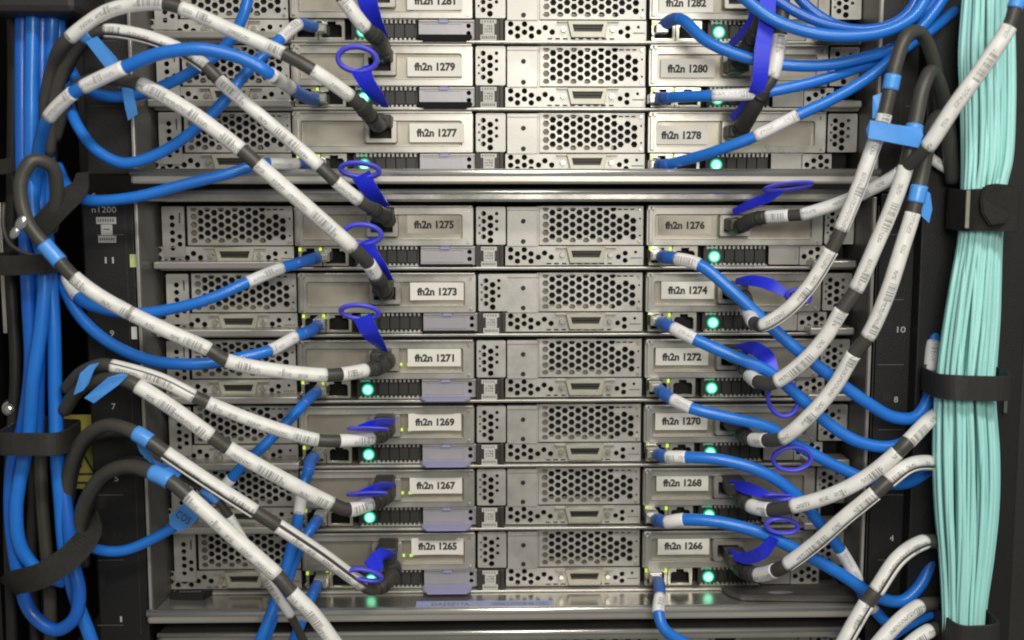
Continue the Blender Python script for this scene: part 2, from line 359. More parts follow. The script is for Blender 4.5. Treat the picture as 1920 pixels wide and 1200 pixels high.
bm = bmesh.new(); nb(bm, 946, 1004, -35, 40.5, -2, 1.6, .8); nb(bm, 946, 1004, -35, -28, 1.5, 2.6, .5)
nb(bm, 1004, 1007.5, -36, 40, -3, -1)
me_mount_r = fin(bm, 'mounting_plate'); me_mount_r.materials.append(M['steel'])
bm = bmesh.new()
for v in (-7.5, 31): bmesh.ops.create_cone(bm, cap_ends=True, segments=14, radius1=4.6*S, radius2=4.6*S, depth=.0004, matrix=Matrix.Translation(((977-U0)*S, -.0017, -v*S)) @ Matrix.Rotation(math.pi/2, 4, 'X'))
me_mholes = fin(bm, 'painted_hole'); me_mholes.materials.append(M['slit'])  # flat black discs paint the dark of two mounting holes
me_mount_l = perf([rect(962, 1004, -36, 60, 2)]+[circ(981, v, 5, 10) for v in (-15, -1, 13.5, 28, 43)]+[circ(994.5, v, 4.8, 10) for v in (21, 35.5)]+[rect(994, 996.5, -24, -4)], 2.5, 1.0)
me_mount_l.name = 'mounting_plate'; me_mount_l.materials.append(M['steel'])

me_rtab = perf([rect(1450, 1508, 41, 76, 1)], 1.3, 1.2, 'pull_tab', bev=.3); me_rtab.materials.append(M['tabgrey'])
bm = bmesh.new(); nb(bm, 1448, 1512, 39.5, 41.5, 1, 2.2, .3); nb(bm, 1462, 1478, 44, 45.2, 1.2, 1.8); nb(bm, 1484, 1503, 46, 47, 1.2, 1.8); nb(bm, 1502, 1503.2, 47, 66, 1.2, 1.7); me_rtrim = fin(bm, 'tab_trim'); me_rtrim.materials.append(M['steel2'])
me_rhole = perf([rect(1510, 1566, 40.5, 77, 1)]+[circ(u, v, 5.4, 8) for u, v in ((1519, 61), (1532, 53), (1532, 69), (1545, 47), (1546, 62), (1557, 54), (1557, 69))], .9, 1.0, 'hole_plate'); me_rhole.materials.append(M['steel'])
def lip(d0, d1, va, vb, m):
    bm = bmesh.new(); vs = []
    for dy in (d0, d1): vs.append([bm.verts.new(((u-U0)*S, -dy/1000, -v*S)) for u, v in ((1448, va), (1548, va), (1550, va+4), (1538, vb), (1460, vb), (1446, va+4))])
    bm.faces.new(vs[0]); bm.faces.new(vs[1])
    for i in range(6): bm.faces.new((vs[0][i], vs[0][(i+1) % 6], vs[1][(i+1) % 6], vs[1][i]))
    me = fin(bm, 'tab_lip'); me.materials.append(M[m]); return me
me_lipshade = lip(1.4, 8, 69, 82, 'tabshade'); me_lipd = lip(1.4, 7, 74, 78, 'tabshade')  # black lips of upper rows: shade under the tab put into colour and shape
_w = P(944, 250, 0)
XR = P(U0, 250, 0).x; XL = P(U0-662, 250, 0).x
ROWS = [(-3, 1281, 1282), (123, 1279, 1280), (248, 1277, 1278), (422, 1275, 1276), (547, 1273, 1274), (671, 1271, 1272), (793, 1269, 1270), (911, 1267, 1268), (1028, 1265, 1266), (1196, 1263, 1264)]
STK = {1281: (815, 0), 1282: (1288, 3), 1279: (815, 125), 1280: (1291, 127), 1277: (819, 249), 1278: (1279, 253), 1275: (813, 421), 1276: (1287, 423), 1273: (819, 547), 1274: (1291, 545),
       1271: (814, 672), 1272: (1280, 670), 1269: (815, 793), 1270: (1279, 792), 1267: (817, 912), 1268: (1281, 907), 1265: (820, 1027), 1266: (1283, 1027), 1263: (817, 1193), 1264: (1283, 1194)}
def stickers(root, num):
    u, y = STK[num]; p = P(u, y, 7)
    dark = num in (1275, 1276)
    bm = bmesh.new(); hw = 51*S; hh = 17.5*S*(.97 if y > 500 else 1)
    # slightly curled slip of paper
    n = 10; rows = []
    for i in range(n+1):
        t = i/n; x = -hw+2*hw*t; y0 = -.0002-.0012*abs(2*t-1)**3*(1 if num % 4 == 1 else .3)
        rows.append([bm.verts.new((x, y0+dy, z)) for dy, z in ((0, -hh), (0, hh), (.0002, hh), (.0002, -hh))])
    for i in range(n):
        for k in range(4): bm.faces.new((rows[i][k], rows[i][(k+1) % 4], rows[i+1][(k+1) % 4], rows[i+1][k]))
    bm.faces.new(rows[0]); bm.faces.new(rows[-1])
    me = fin(bm, 'name_sticker'); loc = p-root.location
    if dark: loc.y = -.0013
    else: loc.y = -.0050 if num > 1276 and num % 2 else -.0035
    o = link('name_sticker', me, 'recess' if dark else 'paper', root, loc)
    tm = text_mesh('fh2n %d' % num, 76*S, 15.5*S, 'sticker_text', bold=.045)
    for v in tm.vertices: v.co.y = -.00035-.0012*abs(v.co.x/hw)**3*(1 if num % 4 == 1 else .3)
    link('sticker_text', tm, 'ink', o, Vector((0, 0, random.uniform(-.0003, .0003))))
LOOK = {0: 'cut off by the top edge', 1: 'second row from the top', 2: 'lowest row above the horizontal double rail', 3: 'first row under the horizontal double rail'}
for ri, (y, nl, nr) in enumerate(ROWS):
    for side, num, x in (('l', nl, XL), ('r', nr, XR)):
        dx = (4 if (ri == 4 and side == 'l') else 1 if (ri == 8) else 0)*S
        z = P(944, y, 0).z
        root = empty('server', Vector((x+dx, 0, z)), 'half-width steel server with honeycomb vents wearing the name sticker fh2n %d' % num, 'server', 'half-width servers slotted in pairs into the rack')
        objs = []
        skip = set()
        for pi, (name, me, par) in enumerate(parts):
            if side == 'r' and (name in ('latch', 'pull_tab') or par in skip): skip.add(pi); objs.append(None); continue
            if side == 'l' and name == 'tab_lip' and ri < 2: me = me_lipshade
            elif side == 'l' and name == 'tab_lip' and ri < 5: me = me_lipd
            o = bpy.data.objects.new(name, me); COL.objects.link(o); o.parent = root if par is None else objs[par]; objs.append(o)
        o = bpy.data.objects.new('mounting_plate', me_mount_r if side == 'r' else me_mount_l); COL.objects.link(o); o.parent = root
        if side == 'r':
            q = bpy.data.objects.new('painted_hole', me_mholes); COL.objects.link(q); q.parent = o
        if side == 'r':
            for nm, me, pa_ in (('pull_tab', me_rtab, None), ('tab_trim', me_rtrim, 0), ('hole_plate', me_rhole, None)):
                q = bpy.data.objects.new(nm, me); COL.objects.link(q); q.parent = root if pa_ is None else lastq
                if nm == 'pull_tab': lastq = q
        if side == 'l' and ri >= 5:
            for u in (1409, 1425):
                bm = bmesh.new(); nb(bm, u-3, u+3, 9, 14, 1, 2.2, .4); me = fin(bm, 'port_light'); q = link('port_light', me, 'led_y', root, Vector((0, 0, 0)))
        stickers(root, num)
# ------------------------------------------------------------------ chassis around the servers
ZR = [P(944, r[0], 0).z for r in ROWS]
XA = P(300, 700, 0).x; XB = P(1602, 700, 0).x     # chassis inner opening
XA = XL+(958-U0)*S-.001; XB = XR+(1611-U0)*S+.001
def wallbox(bm, x0, x1, d0, d1, z0, z1, bev=.0005): bx(bm, x0, x1, -d1/1000, -d0/1000, z0, z1, bev)
XFL = P(267, 700, 34).x; XFR = P(1632, 600, 34).x
def roll(x0, x1, d, z, r, par):
    bm = bmesh.new(); bmesh.ops.create_cone(bm, cap_ends=True, segments=16, radius1=r, radius2=r, depth=x1-x0, matrix=Matrix.Translation(((x0+x1)/2, -d, z)) @ Matrix.Rotation(math.pi/2, 4, 'Y'))
    for f in bm.faces: f.smooth = len(f.verts) == 4
    link('highlight_roll', fin(bm, 'highlight_roll'), 'highlight', par)  # pale roll added along lip and bar as their bright highlight line
def chassis(label, rows, ztop, zbot, lipfront, top_bar=True):
    root = empty('server_chassis', Vector((0, 0, zbot)), label, 'chassis', 'chassis frames stacked in the rack')
    # side cheeks (tapered inner wall seen as a slanted face)
    for sx, xo, xi in ((-1, XFL, XA), (1, XFR, XB)):
        bm = bmesh.new()
        z0 = zbot+.006; z1 = ztop-.004
        a = [(xi, .25), (xi, .004), (xo+sx*-.0015, -.034), (xo, -.034), (xo+sx*.004, .25)]
        lo = [bm.verts.new((x, yy, z0)) for x, yy in a]; hi = [bm.verts.new((x, yy, z1)) for x, yy in a]
        bm.faces.new(lo); bm.faces.new(hi)
        for i in range(5): bm.faces.new((lo[i], lo[(i+1) % 5], hi[(i+1) % 5], hi[i]))
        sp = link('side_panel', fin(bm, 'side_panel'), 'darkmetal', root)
        bm = bmesh.new(); wallbox(bm, xo-.0009, xo+.0009, 33.6, 35.2, z0, z1, .0003); link('edge_strip', fin(bm, 'edge_strip'), 'rail', sp)
    # bottom shelf with a lip
    bm = bmesh.new(); e = .002
    wallbox(bm, XFL-e, XFR+e, -200, 33, zbot+.0022, zbot+.0050, .0003)
    link('bottom_shelf', fin(bm, 'bottom_shelf'), 'shelf', root)
    bm = bmesh.new(); wallbox(bm, XFL-e, XFR+e, 33.2, 37, zbot-.0022, zbot+.0058, .0016); fl_ = link('front_lip', fin(bm, 'front_lip'), 'rail', root)
    roll(XFL-e, XFR+e, .0360, zbot+.0045, .0024, fl_)
    if top_bar:
        bm = bmesh.new(); wallbox(bm, XFL+.001, XFR-.001, 8, 26, ztop-.0068, ztop+.0006, .0016); wallbox(bm, XFL+.001, XFR-.001, -150, 8.2, ztop-.0062, ztop-.0042, .0003)
        tb_ = link('top_bar', fin(bm, 'top_bar'), 'shelf', root); roll(XFL+.001, XFR-.001, .0258, ztop-.0008, .0017, tb_)
    for i in rows:
        z = ZR[i]
        bm = bmesh.new()
        wallbox(bm, XA+.001, XB-.001, -40, 5.5, z-85*S, z-80*S, .0004)
        wallbox(bm, XA+.001, XB-.001, 4.6, 6.4, z-83.5*S, z-79*S, .0004)
        sh = link('divider_shelf', fin(bm, 'divider_shelf'), 'steel2', root)
        if i not in (2, 8):
            for a, b in ((XFL+.0035, XL+(1216-U0)*S), (XB-.030, XFR-.0035)):
                bm = bmesh.new(); wallbox(bm, a, b, -2, 15, z-80*S, z-66*S, .0009); link('guide_rail', fin(bm, 'guide_rail'), 'rail', sh)
    # row brackets where halves meet, and screws in the cheeks
    return root
def Z(y, d=0): return P(944, y, d).z
c_top = chassis('upper steel server chassis holding the servers with stickers 1277 to 1282', (0, 1, 2), Z(-180), Z(338, 36), True)
c_mid = chassis('large middle server chassis holding the ten lower servers below the double rail', (3, 4, 5, 6, 7, 8), Z(357, 26), Z(1157, 36), True)
c_bot = chassis('bottom server chassis of which only the bright top edge shows at the lower frame edge', (9,), Z(1183, 26), Z(1600, 30), True)
# items on the middle chassis' shelf
zs = Z(1157, 36)+.0051
p0 = P(780, 1129, 20); 
bm = bmesh.new(); a = P(779, 1137, 33); b = P(1036, 1135, 33); bx(bm, a.x, b.x, -.0328, -.0215, zs, zs+.00025)
st = link('printed_strip', fin(bm, 'printed_strip'), 'bluestrip', c_mid); st['label'] = 'lavender printed strip on the shelf'
tm = text_mesh('DA5SZ17A', 72*S, 13*S, 'strip_text', bold=.01); mrot = Matrix.Rotation(math.radians(-90), 4, 'X')
for tx, xa, wd in (('DA5SZ17A', 845, 72), ('10004CLY0VNR-46-12XC', 975, 110)):
    tm = text_mesh(tx, wd*S, .0055, 'strip_text', bold=.01); tm.transform(mrot)
    o = link('strip_text', tm, 'ink2', st, None); o.location = Vector((P(xa, 1136, 27).x, -.0272, zs+.00035))-WL(st)
bm = bmesh.new(); 
for k in range(0): pass
def slab(polys, z0, z1):  # polygon list of (px, d) at shelf height
    bm = bmesh.new(); lo = [bm.verts.new((x, y, z0)) for x, y in polys]; hi = [bm.verts.new((x, y, z1)) for x, y in polys]; bm.faces.new(lo); bm.faces.new(hi); n = len(polys)
    for i in range(n): bm.faces.new((lo[i], lo[(i+1) % n], hi[(i+1) % n], hi[i]))
    return bm
xl = P(1352, 1110, 8).x; xr = P(1612, 1110, 8).x
bm = slab([(xl, -.008), (xl+.003, -.018), (xl+.009, -.026), (xr-.012, -.030), (xr, -.030), (xr, -.008)], zs+.0005, zs+.0042)
bmesh.ops.bevel(bm, geom=bm.edges[:], offset=.0006, segments=2, affect='EDGES')
lv = link('ejector_lever', fin(bm, 'ejector_lever'), 'darkmetal', c_mid)
bm = bmesh.new(); bmesh.ops.create_uvsphere(bm, u_segments=16, v_segments=8, radius=.5, matrix=Matrix.Translation((P(1462, 1114, 20).x, -.022, zs+.0043)) @ Matrix.Diagonal((.017, .005, .0006, 1)))
link('lever_pad', fin(bm, 'lever_pad', True), 'tab', lv)
xl = P(312, 1120, 20).x; bm = slab([(xl, -.014), (xl+.004, -.006), (xl+.026, -.006), (xl+.022, -.016)], zs, zs+.004); lb = link('asset_plate', fin(bm, 'asset_plate'), 'post', c_mid)
bm = bmesh.new()
for k in range(6): bx(bm, xl+.006+k*.0024, xl+.0076+k*.0024, -.0118, -.0102, zs+.0041, zs+.0043)
link('plate_print', fin(bm, 'plate_print'), 'ink2', lb)
# ------------------------------------------------------------------ rack posts left and right
def post(label, x0, x1, dfront, z0, z1, nums, m='post', seam=None):
    root = empty('rack_post', Vector(((x0+x1)/2, 0, z0)), label, 'rack post', 'black uprights beside the servers')
    bm = bmesh.new(); wallbox(bm, x0, x1, -200, dfront, z0, z1, .0012)
    b = link('post_body', fin(bm, 'post_body'), m, root)
    if seam:
        bm = bmesh.new()
        for s_, ya, yb in seam:
            p = P(s_, ya, dfront); q = P(s_, yb, dfront); wallbox(bm, p.x-.0004, p.x+.0004, dfront-.2, dfront+.35, q.z, p.z, 0)
        link('post_seam', fin(bm, 'post_seam'), 'cover', b)
        bm = bmesh.new()
        for s_, ya, yb in seam:
            for yy in range(int(ya)+55, int(yb), 122):
                p = P(s_-2, yy, dfront); wallbox(bm, p.x-.016 if s_ < 900 else p.x, p.x if s_ < 900 else p.x+.016, dfront-.2, dfront+.3, p.z-.0002, p.z+.0003, 0)
        link('panel_joint', fin(bm, 'panel_joint'), 'darkmetal', b)
    for n, px, py in nums:
        tm = text_mesh(n, (17 if len(n) == 2 else 8 if n != '1' else 4)*S*.95, 12*S*.95, 'unit_number', bold=.012)
        o = link('unit_number', tm, 'whiteprint', b, None); o.location = P(px, py, dfront+.7)-WL(b)
    return root, b
xL0, xL1 = P(166, 700, 30).x, P(262, 700, 30).x
pl, plb = post('black upright with odd unit numbers at the left of the servers', xL0, xL1, 30, Z(1260), Z(362, 30), [('11', 205, 488), ('9', 210, 625), ('7', 213, 762), ('5', 218, 897), ('1', 227, 1161)], seam=[(234, 385, 1190)])
xR0, xR1 = P(1640, 700, 30).x, P(1748, 700, 30).x
pr, prb = post('black upright with even unit numbers at the right of the servers', xR0, xR1, 30, Z(1260), Z(362, 30), [('10', 1690, 618), ('8', 1680, 749), ('4', 1672, 1009)], seam=[(1648, 385, 1120)])
pt, ptb = post('dark upright above the rail gap at the upper left of the servers', P(158, 200, 26).x, P(257, 200, 26).x, 26, Z(328, 26), Z(-160), [], m='cover', seam=[(220, -100, 320)])
ptr, _ = post('dark upright above the rail gap at the upper right of the servers', P(1640, 200, 26).x, P(1752, 200, 26).x, 26, Z(345, 26), Z(-160), [], m='post', seam=[(1700, -100, 320)])
for s_, yy, w_, h_ in (('System', 195, 0, 0),): pass
tm = text_mesh('System', 46*S, 12*S, 'type_text'); o = link('type_text', tm, 'whiteprint', plb, None); o.location = P(197, 369, 30.6)-WL(plb)
tm = text_mesh('n1200', 44*S, 11*S, 'type_text'); o = link('type_text', tm, 'whiteprint', plb, None); o.location = P(195, 393, 30.6)-WL(plb)
def pxbox(bm, x0, x1, y0, y1, d0, d1, bev=0):
    a = P(x0, y0, d1); b = P(x1, y1, d1); bx(bm, a.x, b.x, -d1/1000, -d0/1000, b.z, a.z, bev)
bm = bmesh.new(); pxbox(bm, 180, 218, 407, 420, 30, 30.5); pxbox(bm, 189, 211, 421, 441, 30, 30.5); pxbox(bm, 184, 218, 442, 455, 30, 30.5)
as_ = link('asset_sticker', fin(bm, 'asset_sticker'), 'whiteprint', plb)
bm = bmesh.new()
for k in range(7): pxbox(bm, 183+k*4.6, 185+k*4.6, 410, 416, 30.4, 30.7); pxbox(bm, 187+k*4.2, 189+k*4.2, 446, 451, 30.4, 30.7)
pxbox(bm, 194, 206, 429, 430.5, 30.4, 30.7)
link('print_marks', fin(bm, 'print_marks'), 'ink', as_)
bm = bmesh.new(); pxbox(bm, 243, 261, 477, 501, 30, 31); link('marker_sticker', fin(bm, 'marker_sticker'), 'lime', plb)
bm = bmesh.new(); pxbox(bm, 246, 257, 613, 636, 30, 31); link('marker_sticker', fin(bm, 'marker_sticker'), 'paper', plb)
for q, pp in [((186, 198, yy, yy+24), plb) for yy in (540, 640, 930, 985, 1075)]+[((1708, 1718, yy, yy+26), prb) for yy in (520, 660)]+[((1655, 1672, yy-8, yy+8), prb) for yy in (610, 745, 880)]:
    bm = bmesh.new(); pxbox(bm, *q, 29.5, 30.3); link('slot', fin(bm, 'slot'), 'slit', pp)
# warning label plate behind the left post
wl = empty('warning_label', P(157, 915, 12), 'yellow warning label with a black triangle behind the left cables', 'warning label')
bm = bmesh.new(); pxbox(bm, 118, 178, 778, 916, 11, 12); link('label_plate', fin(bm, 'label_plate'), 'yellow', wl)
def pxline(bm, a, b, w_, d):
    A = P(*a, d); B = P(*b, d); t = (B-A).normalized(); n = Vector((t.z, 0, -t.x))*w_*S/2
    vs = []
    for dy in (0, .0004):
        for q in (A+n, A-n, B-n, B+n): vs.append(bm.verts.new((q.x, q.y-dy, q.z)))
    for f in ((0, 1, 2, 3), (4, 5, 6, 7), (0, 1, 5, 4), (1, 2, 6, 5), (2, 3, 7, 6), (3, 0, 4, 7)): bm.faces.new([vs[i] for i in f])
bm = bmesh.new()
for a, b in (((150, 840), (122, 890)), ((150, 840), (176, 885)), ((124, 890), (176, 888)), ((148, 860), (152, 876)), ((150, 790), (150, 835)), ((140, 820), (165, 818)), ((140, 905), (172, 905))): pxline(bm, a, b, 4, 12.3)
link('warning_sign', fin(bm, 'warning_sign'), 'ink', wl)
# outer cable manager covers
def cover(label, x0, x1, y0, y1, d0, d1, m='cover', name='cabinet_frame'):
    root = empty(name, P((x0+x1)/2, y1, d1), label, 'cabinet frame')
    bm = bmesh.new(); pxbox(bm, x0, x1, y0, y1, d0, d1, .001); return root, link('frame_body', fin(bm, 'frame_body'), m, root)
r, fl = cover('dark cabinet frame edge at the far left with a bolt', -140, 14, -150, 1350, -150, 30, 'post')
bm = bmesh.new(); pxbox(bm, 1, 6, 380, 625, 29, 32, .0004); link('light_edge', fin(bm, 'light_edge'), 'steel2', fl)
bm = bmesh.new()
for (px, py, rr) in ((18, 766, 15),):
    p = P(px, py, 34); bmesh.ops.create_cone(bm, cap_ends=True, segments=18, radius1=rr*S*1.15, radius2=rr*S*.8, depth=.004, matrix=Matrix.Translation(p) @ Matrix.Rotation(math.pi/2, 4, 'X'))
    bmesh.ops.create_uvsphere(bm, u_segments=16, v_segments=8, radius=rr*S*.75, matrix=Matrix.Translation(p+Vector((.001, -.002, 0))))
link('bolt', fin(bm, 'bolt', True), 'screw', fl)
r, fr_ = cover('broad dark cabinet frame at the far right beyond the aqua fibres', 1886, 2080, -150, 1350, -60, 40, 'cover')
bm = bmesh.new(); link('light_edge', (pxbox(bm, 1884, 1892, 140, 430, 38, 41, .0004), fin(bm, 'light_edge'))[1], 'darkmetal', fr_); bm = bmesh.new(); pxbox(bm, 1884, 1889, 735, 775, 38, 46, .0006); link('light_edge', fin(bm, 'light_edge'), 'darkmetal', fr_)
r, _ = cover('dark channel plate behind the aqua fibre bundle', 1752, 1884, -150, 1350, 5, 42, 'post', 'cable_channel')
r['category'] = 'cable channel'
r, _ = cover('dark channel plate behind the vertical blue cables', 12, 108, -150, 1350, 5, 18, 'post', 'cable_channel')
r['category'] = 'cable channel'
# ------------------------------------------------------------------ tubes
def catmull(pts, k, t):
    n = len(pts); p0 = pts[max(k-1, 0)] if k > 0 else pts[0]*2-pts[1]; p1 = pts[k]; p2 = pts[k+1]; p3 = pts[k+2] if k+2 < n else pts[-1]*2-pts[-2]
    d1 = max((p1-p0).length, 1e-5)**.5; d2 = max((p2-p1).length, 1e-5)**.5; d3 = max((p3-p2).length, 1e-5)**.5
    m1 = (p1-p0)/d1-(p2-p0)/(d1+d2)+(p2-p1)/d2; m2 = (p2-p1)/d2-(p3-p1)/(d2+d3)+(p3-p2)/d3
    m1 *= d2; m2 *= d2; t2 = t*t; t3 = t2*t
    return p1*(2*t3-3*t2+1)+m1*(t3-2*t2+t)+p2*(-2*t3+3*t2)+m2*(t3-t2)
class Path:
    def __init__(s, spec, wpx, n=10, wob=0, seed=0):
        s.pts = [P(*p) for p in spec]; zz = sum(zdep(p) for p in s.pts)/len(s.pts); s.r = wpx/2*zz/F
        s.smp = []; s.par = []
        for k in range(len(s.pts)-1):
            for i in range(n): s.smp.append(catmull(s.pts, k, i/n)); s.par.append(k+i/n)
        s.smp.append(s.pts[-1].copy()); s.par.append(float(len(s.pts)-1))
        if wob:
            for i, q in enumerate(s.smp): q += Vector((mnoise.noise(q*14+Vector((seed, 0, 0))), 0, mnoise.noise(q*14+Vector((0, seed, 5)))))*wob
        s.len = [0]
        for i in range(1, len(s.smp)): s.len.append(s.len[-1]+(s.smp[i]-s.smp[i-1]).length)
        N = None; s.fr = []
        for i in range(len(s.smp)):
            T = (s.smp[min(i+1, len(s.smp)-1)]-s.smp[max(i-1, 0)]).normalized(); r = Vector((0, -1, 0)); c = r-T*r.dot(T)
            if c.length < .3: c = (N-T*N.dot(T)) if N is not None else Vector((0, 0, 1))-T*T.z
            N = c.normalized(); s.fr.append((T, N, T.cross(N)))
    def at(s, t):
        for i in range(len(s.par)-1):
            if s.par[i+1] >= t: 
                f = (t-s.par[i])/(s.par[i+1]-s.par[i]); return s.smp[i].lerp(s.smp[i+1], f), s.fr[i], s.len[i]*(1-f)+s.len[i+1]*f
        return s.smp[-1], s.fr[-1], s.len[-1]
    def tube(s, t0=None, t1=None, k=1.0, k2=None, nseg=14, gap=None, off=0, name='tube', ext=0):
        t0 = s.par[0] if t0 is None else t0; t1 = s.par[-1] if t1 is None else t1; k2 = k if k2 is None else k2
        ts = [t0]+[p for p in s.par if t0+.02 < p < t1-.02]+[t1]
        bm = bmesh.new(); uvl = bm.loops.layers.uv.new('UVMap'); rings = []; info = []
        inner = gap is not None
        for j, t in enumerate(ts):
            c, (T, N, B), L = s.at(t); f = (t-t0)/(t1-t0); r = s.r*(k+(k2-k)*f)
            if gap is None: an = [2*math.pi*i/nseg for i in range(nseg)]
            else:
                ga, gw = gap; a0 = ga+gw/2; sp = 2*math.pi-gw; an = [a0+sp*i/nseg for i in range(nseg+1)]
            ring = [bm.verts.new(c+(N*math.cos(a)+B*math.sin(a))*r) for a in an]
            if inner: ring += [bm.verts.new(c+(N*math.cos(a)+B*math.sin(a))*(r-.0006)) for a in reversed(an)]; an = an+an[::-1]
            rings.append(ring); info.append((an, L*1000))
        m = len(rings[0])
        for j in range(len(rings)-1):
            for i in range(m):
                i2 = (i+1) % m; f = bm.faces.new((rings[j][i], rings[j][i2], rings[j+1][i2], rings[j+1][i])); f.smooth = True
                for lp, (jj, ii) in zip(f.loops, ((j, i), (j, i2), (j+1, i2), (j+1, i))):
                    a = info[jj][0][ii]
                    if ii == 0 and i == m-1 and not inner: a = 2*math.pi
                    lp[uvl].uv = (((a/(2*math.pi))+.5) % 1.0 if not (i == m-1 and ii == 0 and not inner) else .5, info[jj][1])
        # keep uv continuous across the seam at the back (angle pi): u uses 0..1 with .5 facing the aisle
        for f in bm.faces:
            us = [lp[uvl].uv[0] for lp in f.loops]
            if max(us)-min(us) > .5:
                for lp in f.loops:
                    if lp[uvl].uv[0] < .5: lp[uvl].uv = (lp[uvl].uv[0]+1, lp[uvl].uv[1])
        bm.faces.new(rings[0]); bm.faces.new(rings[-1])
        me = bpy.data.meshes.new(name); bmesh.ops.recalc_face_normals(bm, faces=bm.faces); bm.to_mesh(me); bm.free(); return me
def ribbon(spec, widths, th=.0009, twist=None, name='ribbon'):
    pts = [P(*p) for p in spec]; n = 8; smp = []; ws = []; tw = []
    twist = twist or [0]*len(pts)
    for k in range(len(pts)-1):
        for i in range(n+(k == len(pts)-2)):
            t = i/n; smp.append(catmull(pts, k, t)); ws.append(widths[k]*(1-t)+widths[k+1]*t); tw.append(twist[k]*(1-t)+twist[k+1]*t)
    bm = bmesh.new(); rings = []
    for i, c in enumerate(smp):
        T = (smp[min(i+1, len(smp)-1)]-smp[max(i-1, 0)]).normalized(); B = T.cross(Vector((0, -1, 0)))
        if B.length < .1: B = Vector((1, 0, 0))
        B.normalize(); N = B.cross(T).normalized(); a = math.radians(tw[i]); W = B*math.cos(a)+N*math.sin(a); Q = N*math.cos(a)-B*math.sin(a); h = ws[i]/2*S
        rings.append([bm.verts.new(c+W*h+Q*th/2), bm.verts.new(c-W*h+Q*th/2), bm.verts.new(c-W*h-Q*th/2), bm.verts.new(c+W*h-Q*th/2)])
    for j in range(len(rings)-1):
        for i in range(4): bm.faces.new((rings[j][i], rings[j][(i+1) % 4], rings[j+1][(i+1) % 4], rings[j+1][i]))
    bm.faces.new(rings[0]); bm.faces.new(rings[-1])
    return fin(bm, name, False)
def ring(cx, cy, d, a, b, rot=0, w=7, tilt=0, name='loop', bandy=.0028):
    w = w*1.45
    """closed band: ellipse half-axes a, b px, band tapering; rot deg in the picture plane"""
    c = P(cx, cy, d); bm = bmesh.new(); n = 40; m = 8; R = math.radians(rot); rg = []
    for i in range(n):
        t = 2*math.pi*i/n; x, z = a*math.cos(t), b*math.sin(t); nx, nz = math.cos(t)*b, math.sin(t)*a; l = math.hypot(nx, nz); nx /= l; nz /= l
        q = []
        for j in range(m):
            al = 2*math.pi*j/m; rr = w/2*math.cos(al); yy = bandy*math.sin(al)
            X = x+nx*rr; Zz = z+nz*rr; X, Zz = X*math.cos(R)-Zz*math.sin(R), X*math.sin(R)+Zz*math.cos(R)
            q.append(bm.verts.new(c+Vector((X*S, yy-Zz*S*math.tan(math.radians(tilt)), Zz*S))))
        rg.append(q)
    for i in range(n):
        for j in range(m): bm.faces.new((rg[i][j], rg[i][(j+1) % m], rg[(i+1) % n][(j+1) % m], rg[(i+1) % n][j]))
    return fin(bm, name, True)
def plate(pts, th=.0006, name='flag', bend=0):
    bm = bmesh.new(); ps = [P(*p) for p in pts]; f = [bm.verts.new(p) for p in ps]; bk = [bm.verts.new(p+Vector((0, th, 0))) for p in ps]; n = len(ps)
    bm.faces.new(f); bm.faces.new(bk)
    for i in range(n): bm.faces.new((f[i], f[(i+1) % n], bk[(i+1) % n], bk[i]))
    return fin(bm, name)
# ------------------------------------------------------------------ ethernet cables
def eth(label, spec, wpx=21, sleeves=(), plug=None, boot=None, m='blue', group='blue network cables', flags=()):
    pa = Path(spec, wpx, wob=.0009, seed=len(label)); root = empty('network_cable', pa.pts[0].copy(), label, 'network cable', group)
    link('jacket', pa.tube(name='jacket'), m, root)
    for s in sleeves:
        gap = s[2] if len(s) > 2 else None
        link('label_sleeve', pa.tube(s[0], s[1], 1.10, gap=gap, name='label_sleeve'), 'label2', root)
    if boot: link('boot', pa.tube(boot[0], boot[1], 1.13, 1.05, name='boot'), 'boot', root)
    if plug:
        px, py = plug; bm = bmesh.new(); pxbox(bm, px-12, px+12, py-9, py+9, -3, 15, .0006)
        bx_ = P(px, py-11, 8); bx(bm, bx_.x-.0017, bx_.x+.0017, -.014, .0, bx_.z-.0004, bx_.z+.0006, .0002)
        pg = link('plug', fin(bm, 'plug'), 'plugc', root)
        bm = bmesh.new(); pxbox(bm, px-8, px+8, py-5, py+6, 15, 15.6, .0002); link('plug_core', fin(bm, 'plug_core'), 'portmetal', pg)
    for f in flags: link('tape_flag', plate(f), 'tape', root)
    return root, pa
eth('blue network cable from server 1281 hanging in a deep bight at the left', [(596, 52, 10), (578, 48, 22), (560, 46, 34), (526, 74, 46), (500, 100, 55), (463, 135, 62), (420, 190, 66), (370, 240, 66), (300, 288, 66), (233, 306, 66), (183, 283, 64), (145, 235, 58), (128, 190, 50), (120, 120, 42)], 21, [(2, 3)], (600, 52), (.5, 2))
eth('blue network cable rising from the left bundle through the top edge behind white sleeves', [(470, -60, 50), (462, 15, 52), (432, 76, 50), (394, 112, 50), (360, 134, 50), (307, 161, 50), (250, 181, 50), (195, 180, 50), (155, 162, 48), (133, 130, 44), (118, 80, 40)], 21)
eth('thick blue network cable arching over the left side into the port of server 1279', [(596, 185, 10), (580, 183, 24), (546, 165, 60), (506, 137, 96), (470, 115, 100), (425, 99, 102), (370, 90, 104), (300, 98, 104), (232, 125, 102), (156, 163, 98), (138, 174, 96), (92, 222, 88), (76, 265, 76), (66, 330, 62), (62, 420, 50)], 24, [(2, 3), (8, 9), (10, 11)], (600, 184), (.5, 2))
eth('blue network cable sloping gently from server 1277 to the left just over the rail', [(596, 308, 8), (578, 307, 20), (556, 307, 34), (506, 306, 44), (485, 307, 48), (440, 322, 52), (350, 346, 56), (250, 371, 58), (160, 374, 56), (128, 350, 48), (108, 310, 40)], 21, [(2, 3)], (600, 308), (.5, 2))
